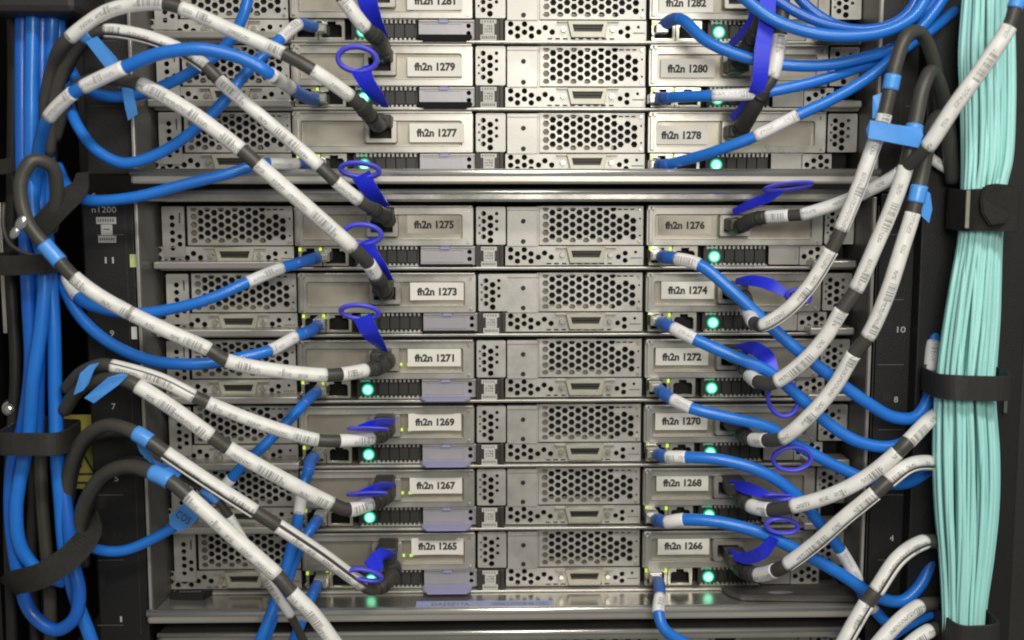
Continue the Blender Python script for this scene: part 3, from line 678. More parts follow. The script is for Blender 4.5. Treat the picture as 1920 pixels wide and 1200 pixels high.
eth('blue network cable from server 1275 sagging left above unit number 9', [(600, 480, 8), (584, 486, 24), (530, 502, 40), (464, 530, 54), (400, 558, 60), (330, 577, 62), (255, 587, 62), (190, 578, 58), (150, 560, 54), (128, 530, 50), (112, 480, 42)], 21, [(2, 3), (8.2, 9.3)], (606, 482), (.3, 1.6))
eth('long sagging blue network cable from server 1273 to the left bundle', [(600, 605, 8), (584, 618, 24), (554, 630, 34), (506, 656, 48), (460, 668, 54), (400, 680, 58), (340, 683, 60), (280, 676, 60), (210, 646, 58), (155, 600, 54), (122, 545, 48), (105, 480, 40)], 22, [(2, 3)], (598, 607), (.3, 1.6))
e7, _ = eth('blue network cable from server 1271 running diagonally down left with a square tape flag', [(600, 730, 8), (580, 745, 26), (545, 783, 40), (500, 830, 48), (460, 868, 50), (434, 897, 50), (424, 908, 50), (395, 935, 48), (350, 968, 46), (325, 988, 46), (283, 1012, 48), (233, 1032, 50), (190, 1032, 50), (150, 1015, 48), (120, 985, 40)], 20, [(5, 6)], (600, 734), (.3, 1.4), flags=[[(317, 968, 50), (345, 943, 52), (374, 962, 52), (370, 975, 51), (347, 994, 50), (335, 997, 50), (318, 984, 50)]])
tm = text_mesh('CO5', 28*S, 14*S, 'flag_text'); tm.transform(Matrix.Rotation(math.radians(35), 4, 'Y')); o = link('flag_text', tm, 'ink', [c for c in e7.children if c.name.startswith('tape_flag')][0], None); o.location = P(344, 970, 53.5)-WL(o.parent)
eth('blue network cable hanging from server 1269 straight down through the bottom edge', [(594, 850, 8), (580, 866, 24), (576, 885, 32), (568, 905, 36), (560, 962, 38), (552, 1005, 40), (535, 1070, 44), (520, 1120, 50), (500, 1175, 56), (470, 1240, 60)], 21, [(3, 4)], (596, 852), (.3, 2))
eth('blue network cable bending down from server 1267 close behind its neighbour', [(600, 970, 8), (588, 985, 24), (574, 1005, 30), (556, 1042, 30), (542, 1080, 30), (528, 1125, 32), (505, 1180, 38), (485, 1240, 44)], 20, [], (600, 972), (.3, 1.4))
eth('blue network cable dropping from server 1265 behind the lowest white sleeve', [(598, 1092, 8), (588, 1108, 24), (578, 1135, 32), (566, 1165, 34), (552, 1200, 36), (540, 1250, 38)], 20, [], (600, 1094), (.3, 1.4))
G2 = 'blue network cables'
eth('lowest of the blue cables curving through the upper right corner, brightest', [(1340, -60, 60), (1390, -8, 64), (1447, 36, 68), (1513, 60, 70), (1590, 68, 72), (1663, 58, 72), (1713, 30, 70), (1738, -10, 68), (1750, -60, 66)], 23, m='blue')
eth('blue cable curving just above the lowest one in the upper right corner', [(1400, -60, 56), (1450, -6, 58), (1500, 27, 60), (1560, 50, 62), (1625, 57, 62), (1680, 42, 62), (1715, 5, 60), (1725, -60, 60)], 20, m='blue2')
eth('uppermost blue cable slanting down from the top edge at the upper right', [(1460, -60, 50), (1500, -2, 50), (1540, 32, 52), (1585, 52, 53), (1640, 60, 54), (1700, 40, 54), (1745, 10, 54), (1770, -60, 54)], 20, m='blue2')
eth('blue network cable from server 1282 dipping deep and rising to the upper right corner', [(1240, 52, 8), (1262, 38, 22), (1282, 40, 32), (1325, 78, 44), (1390, 106, 50), (1460, 121, 54), (1540, 123, 56), (1620, 108, 58), (1680, 88, 58), (1728, 50, 56), (1760, 10, 54), (1800, -60, 50)], 22, [], (1242, 53), (.4, 1.8))
eth('blue network cable leaving server 1280 nearly level with a printed sleeve', [(1232, 184, 8), (1246, 183, 24), (1275, 181, 36), (1338, 179, 48), (1415, 176, 52), (1500, 160, 54), (1580, 137, 52), (1650, 112, 50), (1700, 85, 46), (1750, 55, 40)], 21, [(3, 4)], (1230, 184), (.5, 1.6), m='blue')
eth('blue network cable climbing from server 1278 to the right with a printed sleeve', [(1232, 308, 8), (1246, 309, 24), (1330, 288, 50), (1416, 256, 60), (1495, 216, 64), (1560, 186, 64), (1630, 145, 62), (1690, 95, 58), (1740, 60, 50), (1790, 20, 40)], 21, [(3, 4)], (1230, 308), (.5, 1.2))
eth('blue network cable from server 1276 running down and then up beside the fibres', [(1236, 480, 8), (1248, 483, 24), (1268, 486, 32), (1310, 497, 40), (1370, 543, 46), (1430, 596, 50), (1500, 658, 54), (1560, 706, 56), (1620, 750, 58), (1675, 782, 58), (1715, 782, 56), (1738, 750, 52), (1743, 690, 46), (1749, 635, 40), (1757, 590, 30), (1770, 530, 16)], 23, [(2, 3), (11.9, 12.9)], (1232, 479), (.5, 2))
eth('blue network cable from server 1274 running diagonally to a bend by unit number 8', [(1236, 604, 8), (1246, 609, 24), (1262, 616, 32), (1302, 636, 40), (1370, 666, 46), (1440, 696, 48), (1500, 745, 50), (1560, 798, 52), (1610, 828, 54), (1665, 838, 54), (1705, 825, 52), (1735, 790, 46), (1750, 720, 40)], 23, [(2, 3)], (1232, 602), (.5, 2))
eth('blue network cable from server 1272 running down right and under the white sleeves', [(1234, 728, 8), (1244, 737, 24), (1262, 748, 32), (1296, 764, 40), (1370, 783, 44), (1440, 801, 44), (1500, 838, 44), (1580, 880, 46), (1640, 903, 48), (1700, 905, 46), (1745, 880, 42)], 22, [(2, 3)], (1230, 726), (.5, 2))
eth('blue network cable from server 1270 bowing over and plunging down right', [(1230, 852, 8), (1240, 855, 24), (1252, 857, 30), (1286, 857, 36), (1350, 861, 42), (1430, 885, 46), (1490, 925, 46), (1540, 985, 44), (1574, 1030, 42), (1600, 1075, 40), (1622, 1125, 40), (1680, 1190, 40)], 22, [(2, 3), (8, 9.3), (9.9, 10.3)], (1226, 851), (.5, 2))
eth('blue network cable from server 1268 running down right into a loop under the fibres', [(1228, 974, 8), (1238, 978, 24), (1250, 980, 30), (1282, 975, 36), (1350, 979, 42), (1430, 1000, 46), (1500, 1034, 48), (1580, 1080, 50), (1640, 1118, 50), (1690, 1128, 48), (1725, 1100, 44), (1748, 1050, 38)], 23, [(2, 3)], (1224, 972), (.5, 2))
eth('blue network cable dropping from server 1266 over the shelf and the lower rail', [(1232, 1086, 8), (1237, 1098, 26), (1238, 1118, 42), (1236, 1148, 52), (1246, 1178, 56), (1275, 1200, 56), (1330, 1222, 54)], 21, [(2, 3)], (1230, 1084), (.5, 2))
eth('short blue cable end lying behind the lowest white sleeves at the lower right', [(1590, 1260, 46), (1640, 1215, 50), (1700, 1172, 54), (1745, 1150, 50)], 22, m='blue')
eth('deep blue cable end in the shade at the lower right, beside the fibres', [(1690, 1150, 30), (1705, 1100, 30), (1725, 1060, 30), (1752, 1045, 28), (1780, 1030, 24)], 20, m='blue2')
# vertical bundle at the left
for lab, spec in (
    ('leftmost upright blue cable of the left bundle, straight above the black loop', [(46, -60, 52), (42, 30, 54), (42, 150, 56), (42, 300, 56), (46, 420, 56), (54, 560, 56), (58, 680, 54), (44, 790, 52), (24, 870, 54), (22, 980, 56), (38, 1090, 56), (60, 1150, 56), (105, 1182, 58), (140, 1160, 60), (148, 1110, 60), (136, 1050, 58), (126, 960, 56), (110, 850, 52), (104, 760, 48)]),
    ('second upright blue cable of the left bundle, swinging outwards below the strap', [(62, -60, 58), (62, 40, 60), (58, 200, 60), (62, 400, 60), (82, 500, 60), (78, 600, 62), (62, 720, 62), (56, 800, 60), (42, 880, 62), (32, 960, 62), (42, 1030, 60), (80, 1075, 56), (120, 1090, 48)]),
    ('third upright blue cable of the left bundle on the inner side of the black loop', [(82, -60, 52), (80, 40, 54), (78, 180, 54), (74, 300, 52), (78, 430, 52), (76, 600, 52), (72, 720, 50), (70, 820, 48)]),
    ('inner right blue cable of the left bundle running straight through the broad strap', [(100, -60, 50), (98, 30, 54), (94, 120, 52), (84, 260, 50), (86, 400, 50), (95, 520, 52), (102, 640, 54), (104, 760, 54), (106, 850, 56), (112, 940, 56), (122, 1040, 54), (142, 1120, 50), (165, 1180, 50), (190, 1250, 50)]),
    ('blue cable leaving the left bundle towards the upper collar beside a tape flag', [(112, -60, 46), (110, 30, 46), (112, 100, 46), (100, 190, 46), (90, 300, 46), (112, 340, 46), (130, 380, 42)])):
    eth(lab, spec, 26, group='upright blue cables of the left bundle', m='blue' if random.random() < .7 else 'blue2')
def dark(label, spec, w_, m='cblack'):
    pa = Path(spec, w_, wob=.0008, seed=len(label)); root = empty('power_cable', pa.pts[0].copy(), label, 'dark cable', 'dark cables behind the blue bundle'); link('jacket', pa.tube(name='jacket'), m, root)
dark('dark grey cable standing upright at the far left edge', [(24, -60, 36), (24, 200, 36), (22, 400, 34), (20, 520, 34), (30, 700, 34), (18, 900, 34), (24, 1260, 34)], 22)
dark('dark grey cable hanging between the two blue strands under the broad strap', [(78, 780, 36), (76, 880, 38), (84, 1000, 38), (92, 1100, 38), (96, 1260, 38)], 24, 'cable')
dark('second dark cable under the broad strap beside the left blue strand', [(60, 800, 28), (62, 920, 30), (58, 1040, 30), (72, 1260, 30)], 22)
dark('black cable sweeping round the velcro loop at the far left', [(8, 380, 50), (8, 430, 56), (22, 460, 60), (60, 478, 62), (110, 482, 60)], 8, 'cable')
# ------------------------------------------------------------------ data cables with moulded connectors and blue pull tabs
def data(label, spec, wpx=25, sleeves=(), conn=None, tapes=(), flags=(), tab=None, loop=None, m='cable', group='dark data cables with white printed sleeves', green=None, boots=None):
    pa = Path(spec, wpx*.95, wob=.0006, seed=len(label)+3); root = empty('data_cable', pa.pts[0].copy(), label, 'data cable', group)
    link('jacket', pa.tube(name='jacket'), m, root)
    for s in sleeves:
        link('label_sleeve', pa.tube(s[0], s[1], 1.07 if len(s) < 4 else s[3], gap=s[2] if len(s) > 2 else None, name='label_sleeve'), 'label', root)
    for s in tapes: link('tape_wrap', pa.tube(s[0], s[1], 1.16, name='tape_wrap'), 'tape', root)
    for f in flags: link('tape_flag', plate(f), 'tape', root)
    if conn:
        px, py = conn; bm = bmesh.new(); pxbox(bm, px-19, px+19, py-12, py+12, 2, 26, .0012)
        cn = link('connector', fin(bm, 'connector'), 'shell', root)
        bm = bmesh.new(); pxbox(bm, px-15, px+4, py+11, py+15, 4, 24, .0004); link('release_latch', fin(bm, 'release_latch'), 'pcb', cn)
        a, b = boots or (.0, 1.7)
        bm_ = pa.tube(a, b, 1.36, 1.16, name='connector_boot'); link('connector_boot', bm_, 'shell', cn)
        bm_ = pa.tube(b-.45, b-.34, 1.28, 1.26, name='boot_collar'); link('boot_collar', bm_, 'cblack', cn)
    if tab:
        t = link('pull_tab', ribbon(*tab), 'ribbon', root)
        if loop: link('pull_loop', ring(*loop), 'ring', t)
    return root, pa
LT = 2.2
data('data cable coming from the top edge to server 1281 beside a blue tab', [(715, 92, 6), (716, 88, 34), (706, 72, 56), (684, 52, 68), (642, -4, 74), (610, -50, 74)], 27, [(3, 4)], (715, 100), tab=([(722, 72, 34), (705, 45, 48), (690, 5, 58), (680, -50, 62)], [14, 26, 34, 36], .0009, [35, 20, 10, 0]), boots=(.2, 2.6))
data('data cable to server 1279 crossing the upper left corner in a high white arch', [(714, 226, 6), (708, 232, 36), (690, 212, 62), (662, 184, 78), (586, 131, 88), (532, 101, 88), (430, 55, 88), (338, 14, 86), (306, 6, 86), (250, 8, 84), (195, 24, 82), (130, 72, 78), (112, 92, 74), (98, 130, 64), (84, 200, 56), (76, 280, 50)], 26, [(3.1, 4), (5, 7), (8, 11)], (714, 226), tab=([(724, 200, 36), (705, 178, 52), (688, 155, 60), (675, 128, 64)], [10, 26, 28, 34], .0009, [40, 20, 8, 0]), loop=(670, 111, 64, 33, 20, -3, 6.5, 20), boots=(.2, 2.7))
data('data cable to server 1275 with a dark stripe showing along its arched upper sleeve', [(716, 402, 6), (728, 412, 34), (706, 396, 56), (682, 382, 68), (630, 340, 76), (600, 312, 78), (500, 226, 80), (411, 150, 80), (386, 125, 80), (330, 90, 80), (262, 66, 80), (196, 57, 78), (168, 62, 76), (128, 110, 68), (104, 180, 60), (92, 290, 52)], 25, [(3.2, 4), (5, 7), (8, 11, (math.radians(-42), .55))], (716, 402), tapes=[(11.9, 12.3)], flags=[[(160, 78, 78), (182, 68, 79), (218, 108, 76), (236, 150, 72), (224, 166, 72), (200, 130, 74)], [(226, 150, 70), (246, 156, 70), (258, 214, 66), (240, 226, 66), (232, 190, 68)], [(100, 90, 60), (118, 78, 60), (120, 100, 60), (104, 118, 60)]], tab=([(726, 386, 36), (706, 372, 50), (690, 350, 58), (677, 328, 62)], [10, 26, 30, 34], .0009, [40, 20, 8, 0]), loop=(675, 319, 62, 33, 12, -4, 6.5, 40), boots=(.2, 2.5))
data('data cable to server 1273 crossing the double rail in one long straight run', [(716, 540, 6), (722, 548, 36), (708, 524, 56), (690, 494, 68), (661, 464, 78), (571, 385, 88), (482, 308, 92), (452, 282, 92), (356, 210, 92), (262, 158, 88), (232, 150, 84), (180, 148, 70), (130, 180, 60), (100, 260, 50)], 28, [(2.3, 3), (4, 6), (7, 9)], (716, 540), tab=([(733, 524, 38), (712, 500, 54), (697, 480, 60), (684, 452, 64)], [10, 26, 28, 32], .0009, [40, 20, 8, 0]), loop=(680, 439, 64, 32, 17, -3, 6.5, 25), boots=(.1, 2.3))
data('data cable to server 1271 starting in the dark loop at the far left', [(714, 672, 6), (728, 678, 34), (712, 688, 48), (686, 694, 60), (640, 702, 70), (612, 704, 74), (515, 695, 82), (425, 676, 88), (392, 656, 90), (316, 622, 92), (240, 586, 94), (180, 552, 94), (138, 520, 94), (112, 492, 92), (84, 460, 92), (56, 425, 92), (40, 380, 92), (40, 335, 92), (62, 302, 90), (96, 312, 84), (106, 360, 76), (96, 430, 66)], 27, [(3, 4), (5, 7), (8, 10), (9.9, 12)], (712, 674), tapes=[(13, 14.1)], tab=([(722, 658, 38), (706, 640, 52), (693, 622, 60), (680, 594, 64)], [14, 26, 30, 34], .0009, [40, 20, 8, 0]), loop=(675, 585, 64, 33, 13, -4, 6.5, 40), boots=(.1, 2.7))
data('upper of two data cables fanning from the left, ending at server 1269', [(718, 800, 6), (728, 806, 34), (716, 816, 46), (698, 822, 54), (636, 826, 64), (596, 824, 68), (490, 794, 74), (390, 756, 78), (364, 744, 80), (300, 712, 80), (210, 686, 78), (190, 684, 76), (155, 698, 70), (125, 730, 60)], 25, [(3, 4), (5, 7), (8, 10, (math.radians(30), .22))], (718, 800), flags=[[(168, 684, 82), (186, 680, 83), (176, 694, 82), (166, 720, 80), (156, 732, 80), (138, 741, 78), (150, 700, 81)]], tab=([(738, 790, 38), (712, 794, 52), (694, 798, 60), (672, 802, 64)], [12, 22, 20, 10], .0009, [20, 20, 20, 20]), loop=(690, 804, 62, 34, 3.5, -2, 5, 60), boots=(.1, 2.5))
data('lower of two data cables fanning from the left, ending at server 1267', [(718, 918, 6), (728, 926, 34), (716, 936, 46), (696, 944, 54), (656, 956, 62), (622, 945, 66), (520, 892, 76), (428, 840, 80), (396, 818, 82), (326, 768, 84), (258, 724, 84), (232, 712, 82), (200, 710, 76), (150, 730, 64), (120, 770, 54)], 28, [(3, 4), (5, 7), (8, 10)], (718, 918), flags=[[(228, 700, 88), (240, 704, 88), (222, 722, 87), (200, 738, 86), (176, 756, 84), (158, 746, 84), (176, 730, 86), (202, 708, 88)]], tab=([(738, 910, 38), (712, 914, 52), (694, 920, 60), (672, 926, 64)], [12, 24, 20, 10], .0009, [20, 20, 20, 20]), loop=(688, 926, 62, 34, 5, 4, 5, 60), boots=(.1, 2.6))
data('data cable with double white sleeves running from the tape wrap down to server 1265', [(724, 1052, 6), (738, 1070, 34), (722, 1094, 46), (700, 1104, 52), (680, 1095, 58), (600, 1038, 74), (520, 986, 82), (478, 960, 84), (395, 906, 86), (310, 848, 88), (284, 830, 88), (254, 812, 86), (205, 798, 78), (160, 820, 68), (130, 880, 58), (120, 980, 50)], 27, [(4, 6, (math.radians(28), .45)), (7, 9, (math.radians(-20), .5))], (724, 1040), tapes=[(10.1, 11.0)], flags=[[(252, 822, 84), (276, 836, 84), (286, 858, 80), (298, 872, 78), (282, 868, 78), (262, 848, 80)], [(286, 862, 82), (312, 872, 82), (336, 882, 80), (326, 894, 80), (302, 890, 80)]], tab=([(738, 1042, 40), (716, 1044, 54), (704, 1056, 60), (694, 1068, 64)], [14, 34, 34, 34], .0009, [10, 10, 10, 10]), loop=(685, 1078, 64, 29, 12, -16, 6.5, 30), boots=(.2, 2.6))
data('lowest data cable from the left, leaving through the bottom edge beside its neighbour', [(640, 1225, 96), (585, 1150, 98), (546, 1110, 98), (518, 1078, 98), (430, 1000, 96), (352, 930, 92), (318, 902, 90), (280, 884, 86), (240, 874, 78), (195, 890, 70), (160, 940, 60), (145, 1000, 52)], 29, [(0, 2), (3, 5)], tapes=[(6, 6.9)], flags=[[(306, 878, 86), (332, 872, 86), (340, 888, 86), (330, 902, 86)]])
data('thin data cable with a long flat paper label below the lowest white sleeves', [(600, 1260, 60), (566, 1195, 66), (545, 1155, 70), (515, 1110, 72), (484, 1060, 74), (446, 995, 76), (430, 968, 78), (408, 940, 80), (384, 920, 80), (340, 892, 74), (300, 880, 66), (240, 880, 56)], 17, [(2, 6)], tapes=[(7, 8.1)], flags=[])
dark('black cable arching behind the two lowest sleeves beside unit number 5', [(290, 878, 60), (250, 866, 62), (205, 880, 60), (175, 920, 56), (160, 980, 50), (158, 1060, 44)], 22)
dark('black cable bending over the yellow warning label', [(250, 815, 50), (200, 812, 56), (160, 830, 54), (138, 880, 50), (128, 960, 46)], 20)
dark('black cable rising in the shadow behind the upper left arch', [(190, 62, 50), (150, 90, 50), (118, 150, 48), (100, 240, 44), (96, 330, 40)], 22)
# right hand side
def rightconn(y, dx=0): return (1383+dx, y)
data('data cable from server 1276 climbing across the aqua fibres to the top right', [(1380, 420, 6), (1388, 424, 26), (1412, 412, 38), (1438, 407, 44), (1480, 404, 50), (1504, 402, 54), (1590, 374, 64), (1680, 328, 84), (1712, 300, 96), (1738, 275, 104), (1785, 205, 112), (1848, 118, 118), (1892, 50, 120), (1905, 12, 120), (1925, -50, 118)], 25, [(3, 4), (5, 7.2), (9, 12, None, 1.2)], (1388, 422), tapes=[(12.9, 13.3)], tab=([(1375, 398, 20), (1410, 382, 36), (1440, 370, 46), (1462, 356, 52)], [12, 18, 18, 16], .0009, [30, 30, 20, 10]), loop=(1478, 350, 54, 40, 6, 6, 6, 60), boots=(.3, 2.9))
data('data cable looping from the top of the blue tape flag down to server 1274', [(1384, 548, 6), (1396, 560, 28), (1404, 585, 44), (1414, 605, 60), (1430, 610, 70), (1472, 585, 76), (1515, 540, 80), (1558, 470, 84), (1576, 432, 86), (1612, 345, 88), (1640, 268, 90), (1652, 240, 90), (1659, 215, 90), (1668, 175, 90), (1680, 120, 88), (1700, 68, 84), (1725, 62, 76), (1750, 110, 66), (1762, 200, 56), (1770, 300, 46)], 27, [(2, 3), (4, 7, (math.radians(38), .35)), (8, 10.3, (math.radians(50), .3)), (11.4, 12)], (1384, 545), tapes=[(13.1, 13.6)], flags=[[(1637, 180, 86), (1660, 172, 88), (1650, 220, 88), (1636, 222, 86)], [(1624, 242, 97), (1632, 225, 100), (1680, 234, 103), (1728, 240, 103), (1731, 254, 103), (1722, 277, 102), (1680, 269, 102), (1628, 259, 99)]], tab=([(1380, 528, 20), (1410, 526, 34), (1445, 534, 44), (1482, 556, 50)], [12, 20, 22, 12], .0009, [30, 20, 10, 0]), loop=(1497, 556, 52, 21, 12, -10, 6, 20), boots=(.2, 1.4))
data('data cable looping through the middle of the tape flag down to server 1272', [(1384, 668, 6), (1394, 684, 28), (1406, 704, 44), (1420, 716, 56), (1446, 720, 64), (1500, 684, 72), (1545, 635, 76), (1578, 582, 80), (1604, 545, 82), (1645, 455, 86), (1676, 380, 88), (1698, 312, 90), (1706, 275, 90), (1716, 230, 88), (1730, 165, 84), (1746, 135, 78), (1764, 165, 68), (1778, 240, 58), (1788, 330, 50)], 28, [(2, 3), (4.2, 7), (8, 11)], (1384, 666), tapes=[(12.1, 12.9)], tab=([(1380, 652, 20), (1415, 654, 36), (1440, 672, 46), (1455, 696, 50)], [12, 26, 28, 10], .0009, [20, 10, 0, 0]), loop=(1468, 746, 48, 27, 36, 20, 6, 10), boots=(.2, 1.4))
data('rightmost looped data cable with the short tape wrap, running down to server 1270', [(1384, 800, 6), (1394, 815, 26), (1410, 824, 40), (1436, 826, 52), (1466, 822, 62), (1520, 776, 70), (1565, 722, 74), (1600, 664, 78), (1626, 632, 82), (1662, 555, 86), (1690, 470, 88), (1712, 400, 88), (1722, 360, 88), (1734, 300, 86), (1748, 235, 80), (1762, 218, 74), (1776, 260, 64), (1786, 340, 54)], 28, [(2, 3), (4, 7), (8, 11)], (1384, 798), tapes=[(11.5, 12.2)], flags=[[(1728, 352, 86), (1744, 362, 85), (1748, 392, 84), (1742, 418, 84), (1728, 405, 85)]], tab=([(1380, 786, 20), (1412, 790, 34), (1440, 806, 42), (1455, 826, 46)], [12, 18, 14, 10], .0009, [20, 10, 0, 0]), loop=(1485, 860, 46, 35, 23, 0, 6, 10), boots=(.2, 1.6))
data('data cable from server 1268 rising to the right over two blue cables', [(1384, 920, 6), (1392, 935, 26), (1408, 948, 38), (1444, 956, 50), (1486, 950, 60), (1560, 928, 70), (1625, 894, 76), (1682, 848, 80), (1702, 828, 80), (1738, 791, 68), (1778, 764, 50)], 28, [(2, 3), (4, 7), (8, 10)], (1384, 918), tab=([(1366, 905, 20), (1400, 915, 34), (1440, 928, 44), (1490, 936, 50)], [12, 24, 14, 10], .0009, [20, 10, 20, 30]), loop=(1463, 930, 46, 30, 4, -6, 5, 60), boots=(.2, 1.7))
data('striped data cable rising from server 1266 and curling behind the aqua bundle', [(1384, 1052, 6), (1392, 1068, 26), (1420, 1078, 42), (1454, 1070, 56), (1476, 1058, 64), (1530, 1018, 72), (1580, 974, 78), (1640, 925, 82), (1665, 903, 82), (1700, 876, 80), (1738, 868, 66), (1785, 880, 48)], 28, [(2, 3), (4, 7, (math.radians(32), .40)), (8, 10.4, (math.radians(20), .40))], (1384, 1052), tab=([(1366, 1035, 20), (1398, 1046, 36), (1428, 1036, 46), (1452, 1008, 52)], [14, 24, 28, 18], .0009, [20, 10, 0, 0]), loop=(1466, 986, 52, 30, 15, -8, 6, 20), boots=(.2, 1.9))
data('striped data cable at the lower right crossing over the blue loop', [(1555, 1260, 96), (1585, 1200, 94), (1624, 1132, 90), (1642, 1108, 90), (1682, 1050, 86), (1728, 1018, 70), (1770, 1016, 50)], 30, [(0, 2, (math.radians(12), .35)), (3, 5.1, (math.radians(5), .40))])
data('plain white sleeved cable second from the bottom right corner', [(1600, 1275, 82), (1640, 1215, 80), (1685, 1165, 76), (1724, 1136, 66), (1765, 1130, 46)], 29, [(0, 3.0)])
data('lowest white sleeved cable in the bottom right corner', [(1650, 1290, 72), (1690, 1225, 70), (1735, 1186, 64), (1775, 1172, 54)], 28, [(0, 2.2)])
data('short white sleeved stub behind the tall sleeves beside the right upright', [(1700, 262, 52), (1730, 285, 52), (1760, 308, 52), (1796, 330, 50)], 19, [(1.2, 3)], m='cblack')
data('black connector cable rising behind the deep blue strap from server 1278', [(1384, 246, 6), (1392, 238, 30), (1408, 210, 44), (1432, 168, 54), (1446, 145, 56), (1462, 66, 56), (1472, -50, 54)], 27, [(4, 5)], (1386, 246), tab=([(1372, 222, 24), (1400, 196, 44), (1422, 160, 60), (1430, 90, 64), (1438, 36, 62), (1440, -50, 60)], [14, 20, 26, 28, 28, 28], .0009, [20, 10, 0, 0, 0, 0]), boots=(.2, 3.1))
data('black connector cable rising beside the narrow blue tab from server 1280', [(1384, 118, 6), (1390, 112, 28), (1404, 84, 40), (1424, 40, 48), (1440, -50, 50)], 27, [], (1386, 122), tab=([(1370, 84, 22), (1392, 62, 36), (1410, 30, 46), (1418, -50, 50)], [14, 14, 12, 12], .0009, [30, 40, 40, 40]), boots=(.2, 2.6))
# ------------------------------------------------------------------ aqua fibre bundle
PROF = [(-60, 1808, 1898), (0, 1803, 1902), (100, 1795, 1906), (200, 1798, 1906), (300, 1800, 1900), (350, 1800, 1888), (440, 1796, 1880), (520, 1782, 1878), (600, 1768, 1876), (690, 1755, 1870), (740, 1750, 1868), (850, 1746, 1876), (950, 1750, 1875), (1050, 1760, 1864), (1145, 1766, 1850), (1250, 1768, 1846)]
rnd = random.Random(11)
NF = [20, 17, 14]
for layer, n in enumerate(NF):
    for i in range(n):
        s0 = (i+.5)/n*2-1+rnd.uniform(-.03, .03); ph = rnd.uniform(0, 6.28); spec = []
        tgt = s0+rnd.uniform(-.16, .16)
        for k, (y, a, b) in enumerate(PROF):
            f = k/(len(PROF)-1); s = s0*(1-f)+tgt*f+.07*math.sin(ph+k*.8)*(1-abs(s0))
            s = max(-.96, min(.96, s)); x = (a+b)/2+(b-a)/2*.96*s
            d = 62+15*math.sqrt(max(0, 1-s*s))-layer*6+1.5*math.sin(ph*2+k*.9)
            spec.append((x, y, d))
        pa = Path(spec, 8.6, n=5); root = empty('fibre_cable', pa.pts[0].copy(), 'thin aqua fibre cable in the upright bundle held by black straps', 'fibre cable', 'aqua fibre cables of the right bundle')
        link('jacket', pa.tube(name='jacket', nseg=8), 'aqua' if rnd.random() < .72 else 'aqua2', root)
# ------------------------------------------------------------------ straps
def strap(label, cx, cy, w_, h_, d, depth, rot=0, m='velcro', th=.0016, name='cable_strap', lump=None, cat='cable strap', hk=1.0):
    """closed flat band round a bundle, w/h px, depth mm"""
    c = P(cx, cy, d); a = w_/2*zdep(c)/F; hh = h_/2*zdep(c)/F; b = depth/2000; n = 36; bm = bmesh.new(); rg = []; R = math.radians(rot)
    for i in range(n):
        t = 2*math.pi*i/n; ct, st_ = math.cos(t), math.sin(t); e = .55
        x = a*abs(ct)**e*(1 if ct > 0 else -1); y = b*abs(st_)**e*(1 if st_ > 0 else -1)
        q = []
        wv = .0004*math.sin(3*t+cx)
        for sx, zz in ((1, hh+wv), (1, -hh+wv), (1-th/a, -hh+wv), (1-th/a, hh+wv)):
            X = x*sx; Y = y*(sx if sx == 1 else 1-th/b); X2 = X*math.cos(R)-zz*math.sin(R); Z2 = X*math.sin(R)+zz*math.cos(R)
            q.append(bm.verts.new(c+Vector((X2, Y, Z2))))
        rg.append(q)
    for i in range(n):
        for j in range(4): bm.faces.new((rg[i][j], rg[i][(j+1) % 4], rg[(i+1) % n][(j+1) % 4], rg[(i+1) % n][j]))
    bmesh.ops.recalc_face_normals(bm, faces=bm.faces)
    bmesh.ops.bevel(bm, geom=[e for e in bm.edges if abs(e.calc_face_angle(0)) > 1.2], offset=.0003, segments=1, affect='EDGES')
    root = empty(name, c, label, cat); band = link('band', fin(bm, 'band'), m, root)
    return root, band
strap('broad black strap round the middle of the aqua fibres', 1811, 716, 141, 46, 66, 46, 0, 'strap')
r, bnd = strap('wide black strap with a folded end round the upper aqua fibres', 1842, 393, 104, 76, 66, 46, -1, 'velcro')
bm = bmesh.new(); me = plate([(1848, 348, 93), (1868, 344, 97), (1898, 347, 97), (1905, 358, 95), (1898, 402, 94), (1886, 420, 93), (1858, 424, 93), (1842, 400, 93), (1840, 372, 93)], .004, 'folded_end'); bm.from_mesh(me); bmesh.ops.bevel(bm, geom=bm.edges[:], offset=.0008, segments=2, affect='EDGES'); link('folded_end', fin(bm, 'folded_end'), 'velcro', r)
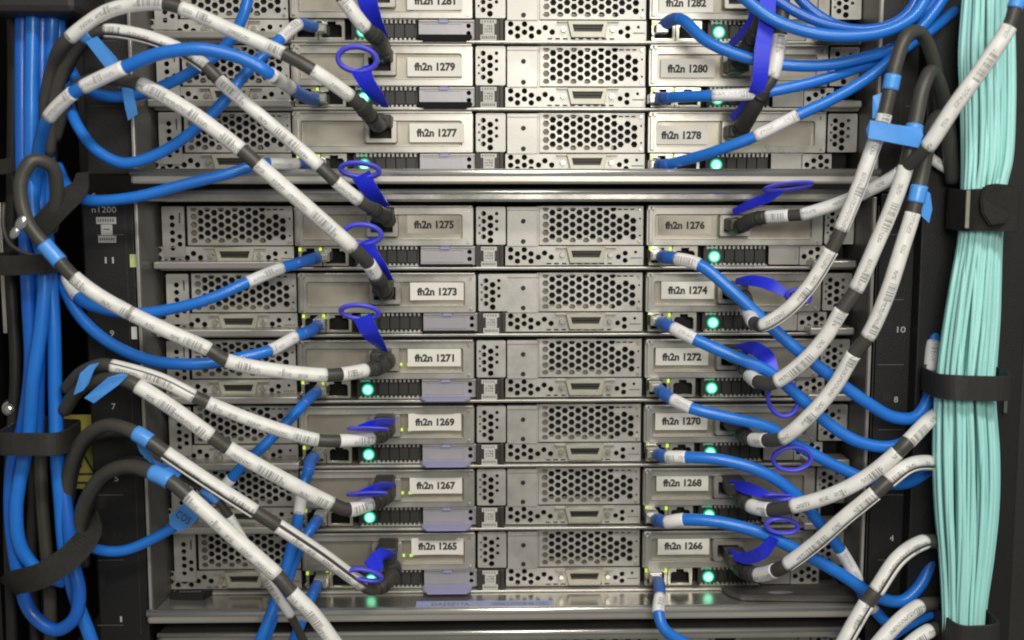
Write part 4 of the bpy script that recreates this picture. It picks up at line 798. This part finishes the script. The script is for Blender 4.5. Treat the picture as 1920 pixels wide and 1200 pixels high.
bm = bmesh.new(); pxbox(bm, 1813, 1817, 357, 428, 90, 91.2, .0003); link('strap_seam', fin(bm, 'strap_seam'), 'inner', r)
strap('black sleeve gathering the aqua fibres at the bottom edge', 1808, 1200, 96, 108, 64, 44, 0, 'cover')
strap('short horizontal grey-black strap round the left blue cables', 76, 819, 128, 42, 60, 44, 0, 'strap', .002)
strap('black band round the left blue cables below the cable loop', 54, 492, 112, 36, 58, 42, 0, 'velcro', .002)
def band(label, spec, widths, m='velcro', tw=None, th=.0014):
    root = empty('cable_strap', P(*spec[0]), label, 'cable strap'); link('band', ribbon(spec, widths, th, tw, 'band'), m, root); return root
band('black strap hanging slantwise round the lower left blue loops', [(172, 960, 40), (168, 1000, 66), (130, 1045, 84), (80, 1078, 92), (30, 1092, 84), (18, 1100, 60), (22, 1105, 30)], [36, 42, 44, 44, 44, 40, 30], 'velcro', [0]*7)
band('loose black velcro tail slanting up right from the cable loop at the left', [(60, 446, 66), (78, 425, 72), (110, 390, 74), (146, 355, 70), (155, 325, 60)], [30, 38, 38, 34, 20], 'velcro')
band('dark velcro band leaving the frame at the left behind the cable loop', [(-30, 312, 50), (10, 312, 52), (50, 300, 54), (100, 310, 50)], [26, 26, 24, 20], 'velcro')
r = empty('cable_holder', P(70, 20, 70), 'dark plastic holder clasping the blue bundle at the top left corner', 'cable holder')
bm = bmesh.new(); pxbox(bm, -40, 142, -50, 24, 10, 78, .004); link('holder_body', fin(bm, 'holder_body', False), 'cover', r)
# steel buckles at the left loop and screws in the shadow at the right
r = empty('buckle', P(40, 420, 94), 'small shiny metal buckle on the looped cable at the left', 'buckle')
bm = bmesh.new()
for px, py, rr in ((40, 418, 11), (28, 436, 9)): bmesh.ops.create_uvsphere(bm, u_segments=14, v_segments=8, radius=rr*S, matrix=Matrix.Translation(P(px, py, 106)) @ Matrix.Rotation(.6, 4, 'Y') @ Matrix.Diagonal((.8, .6, 1.3, 1)))
link('buckle_body', fin(bm, 'buckle_body', True), 'screw', r)
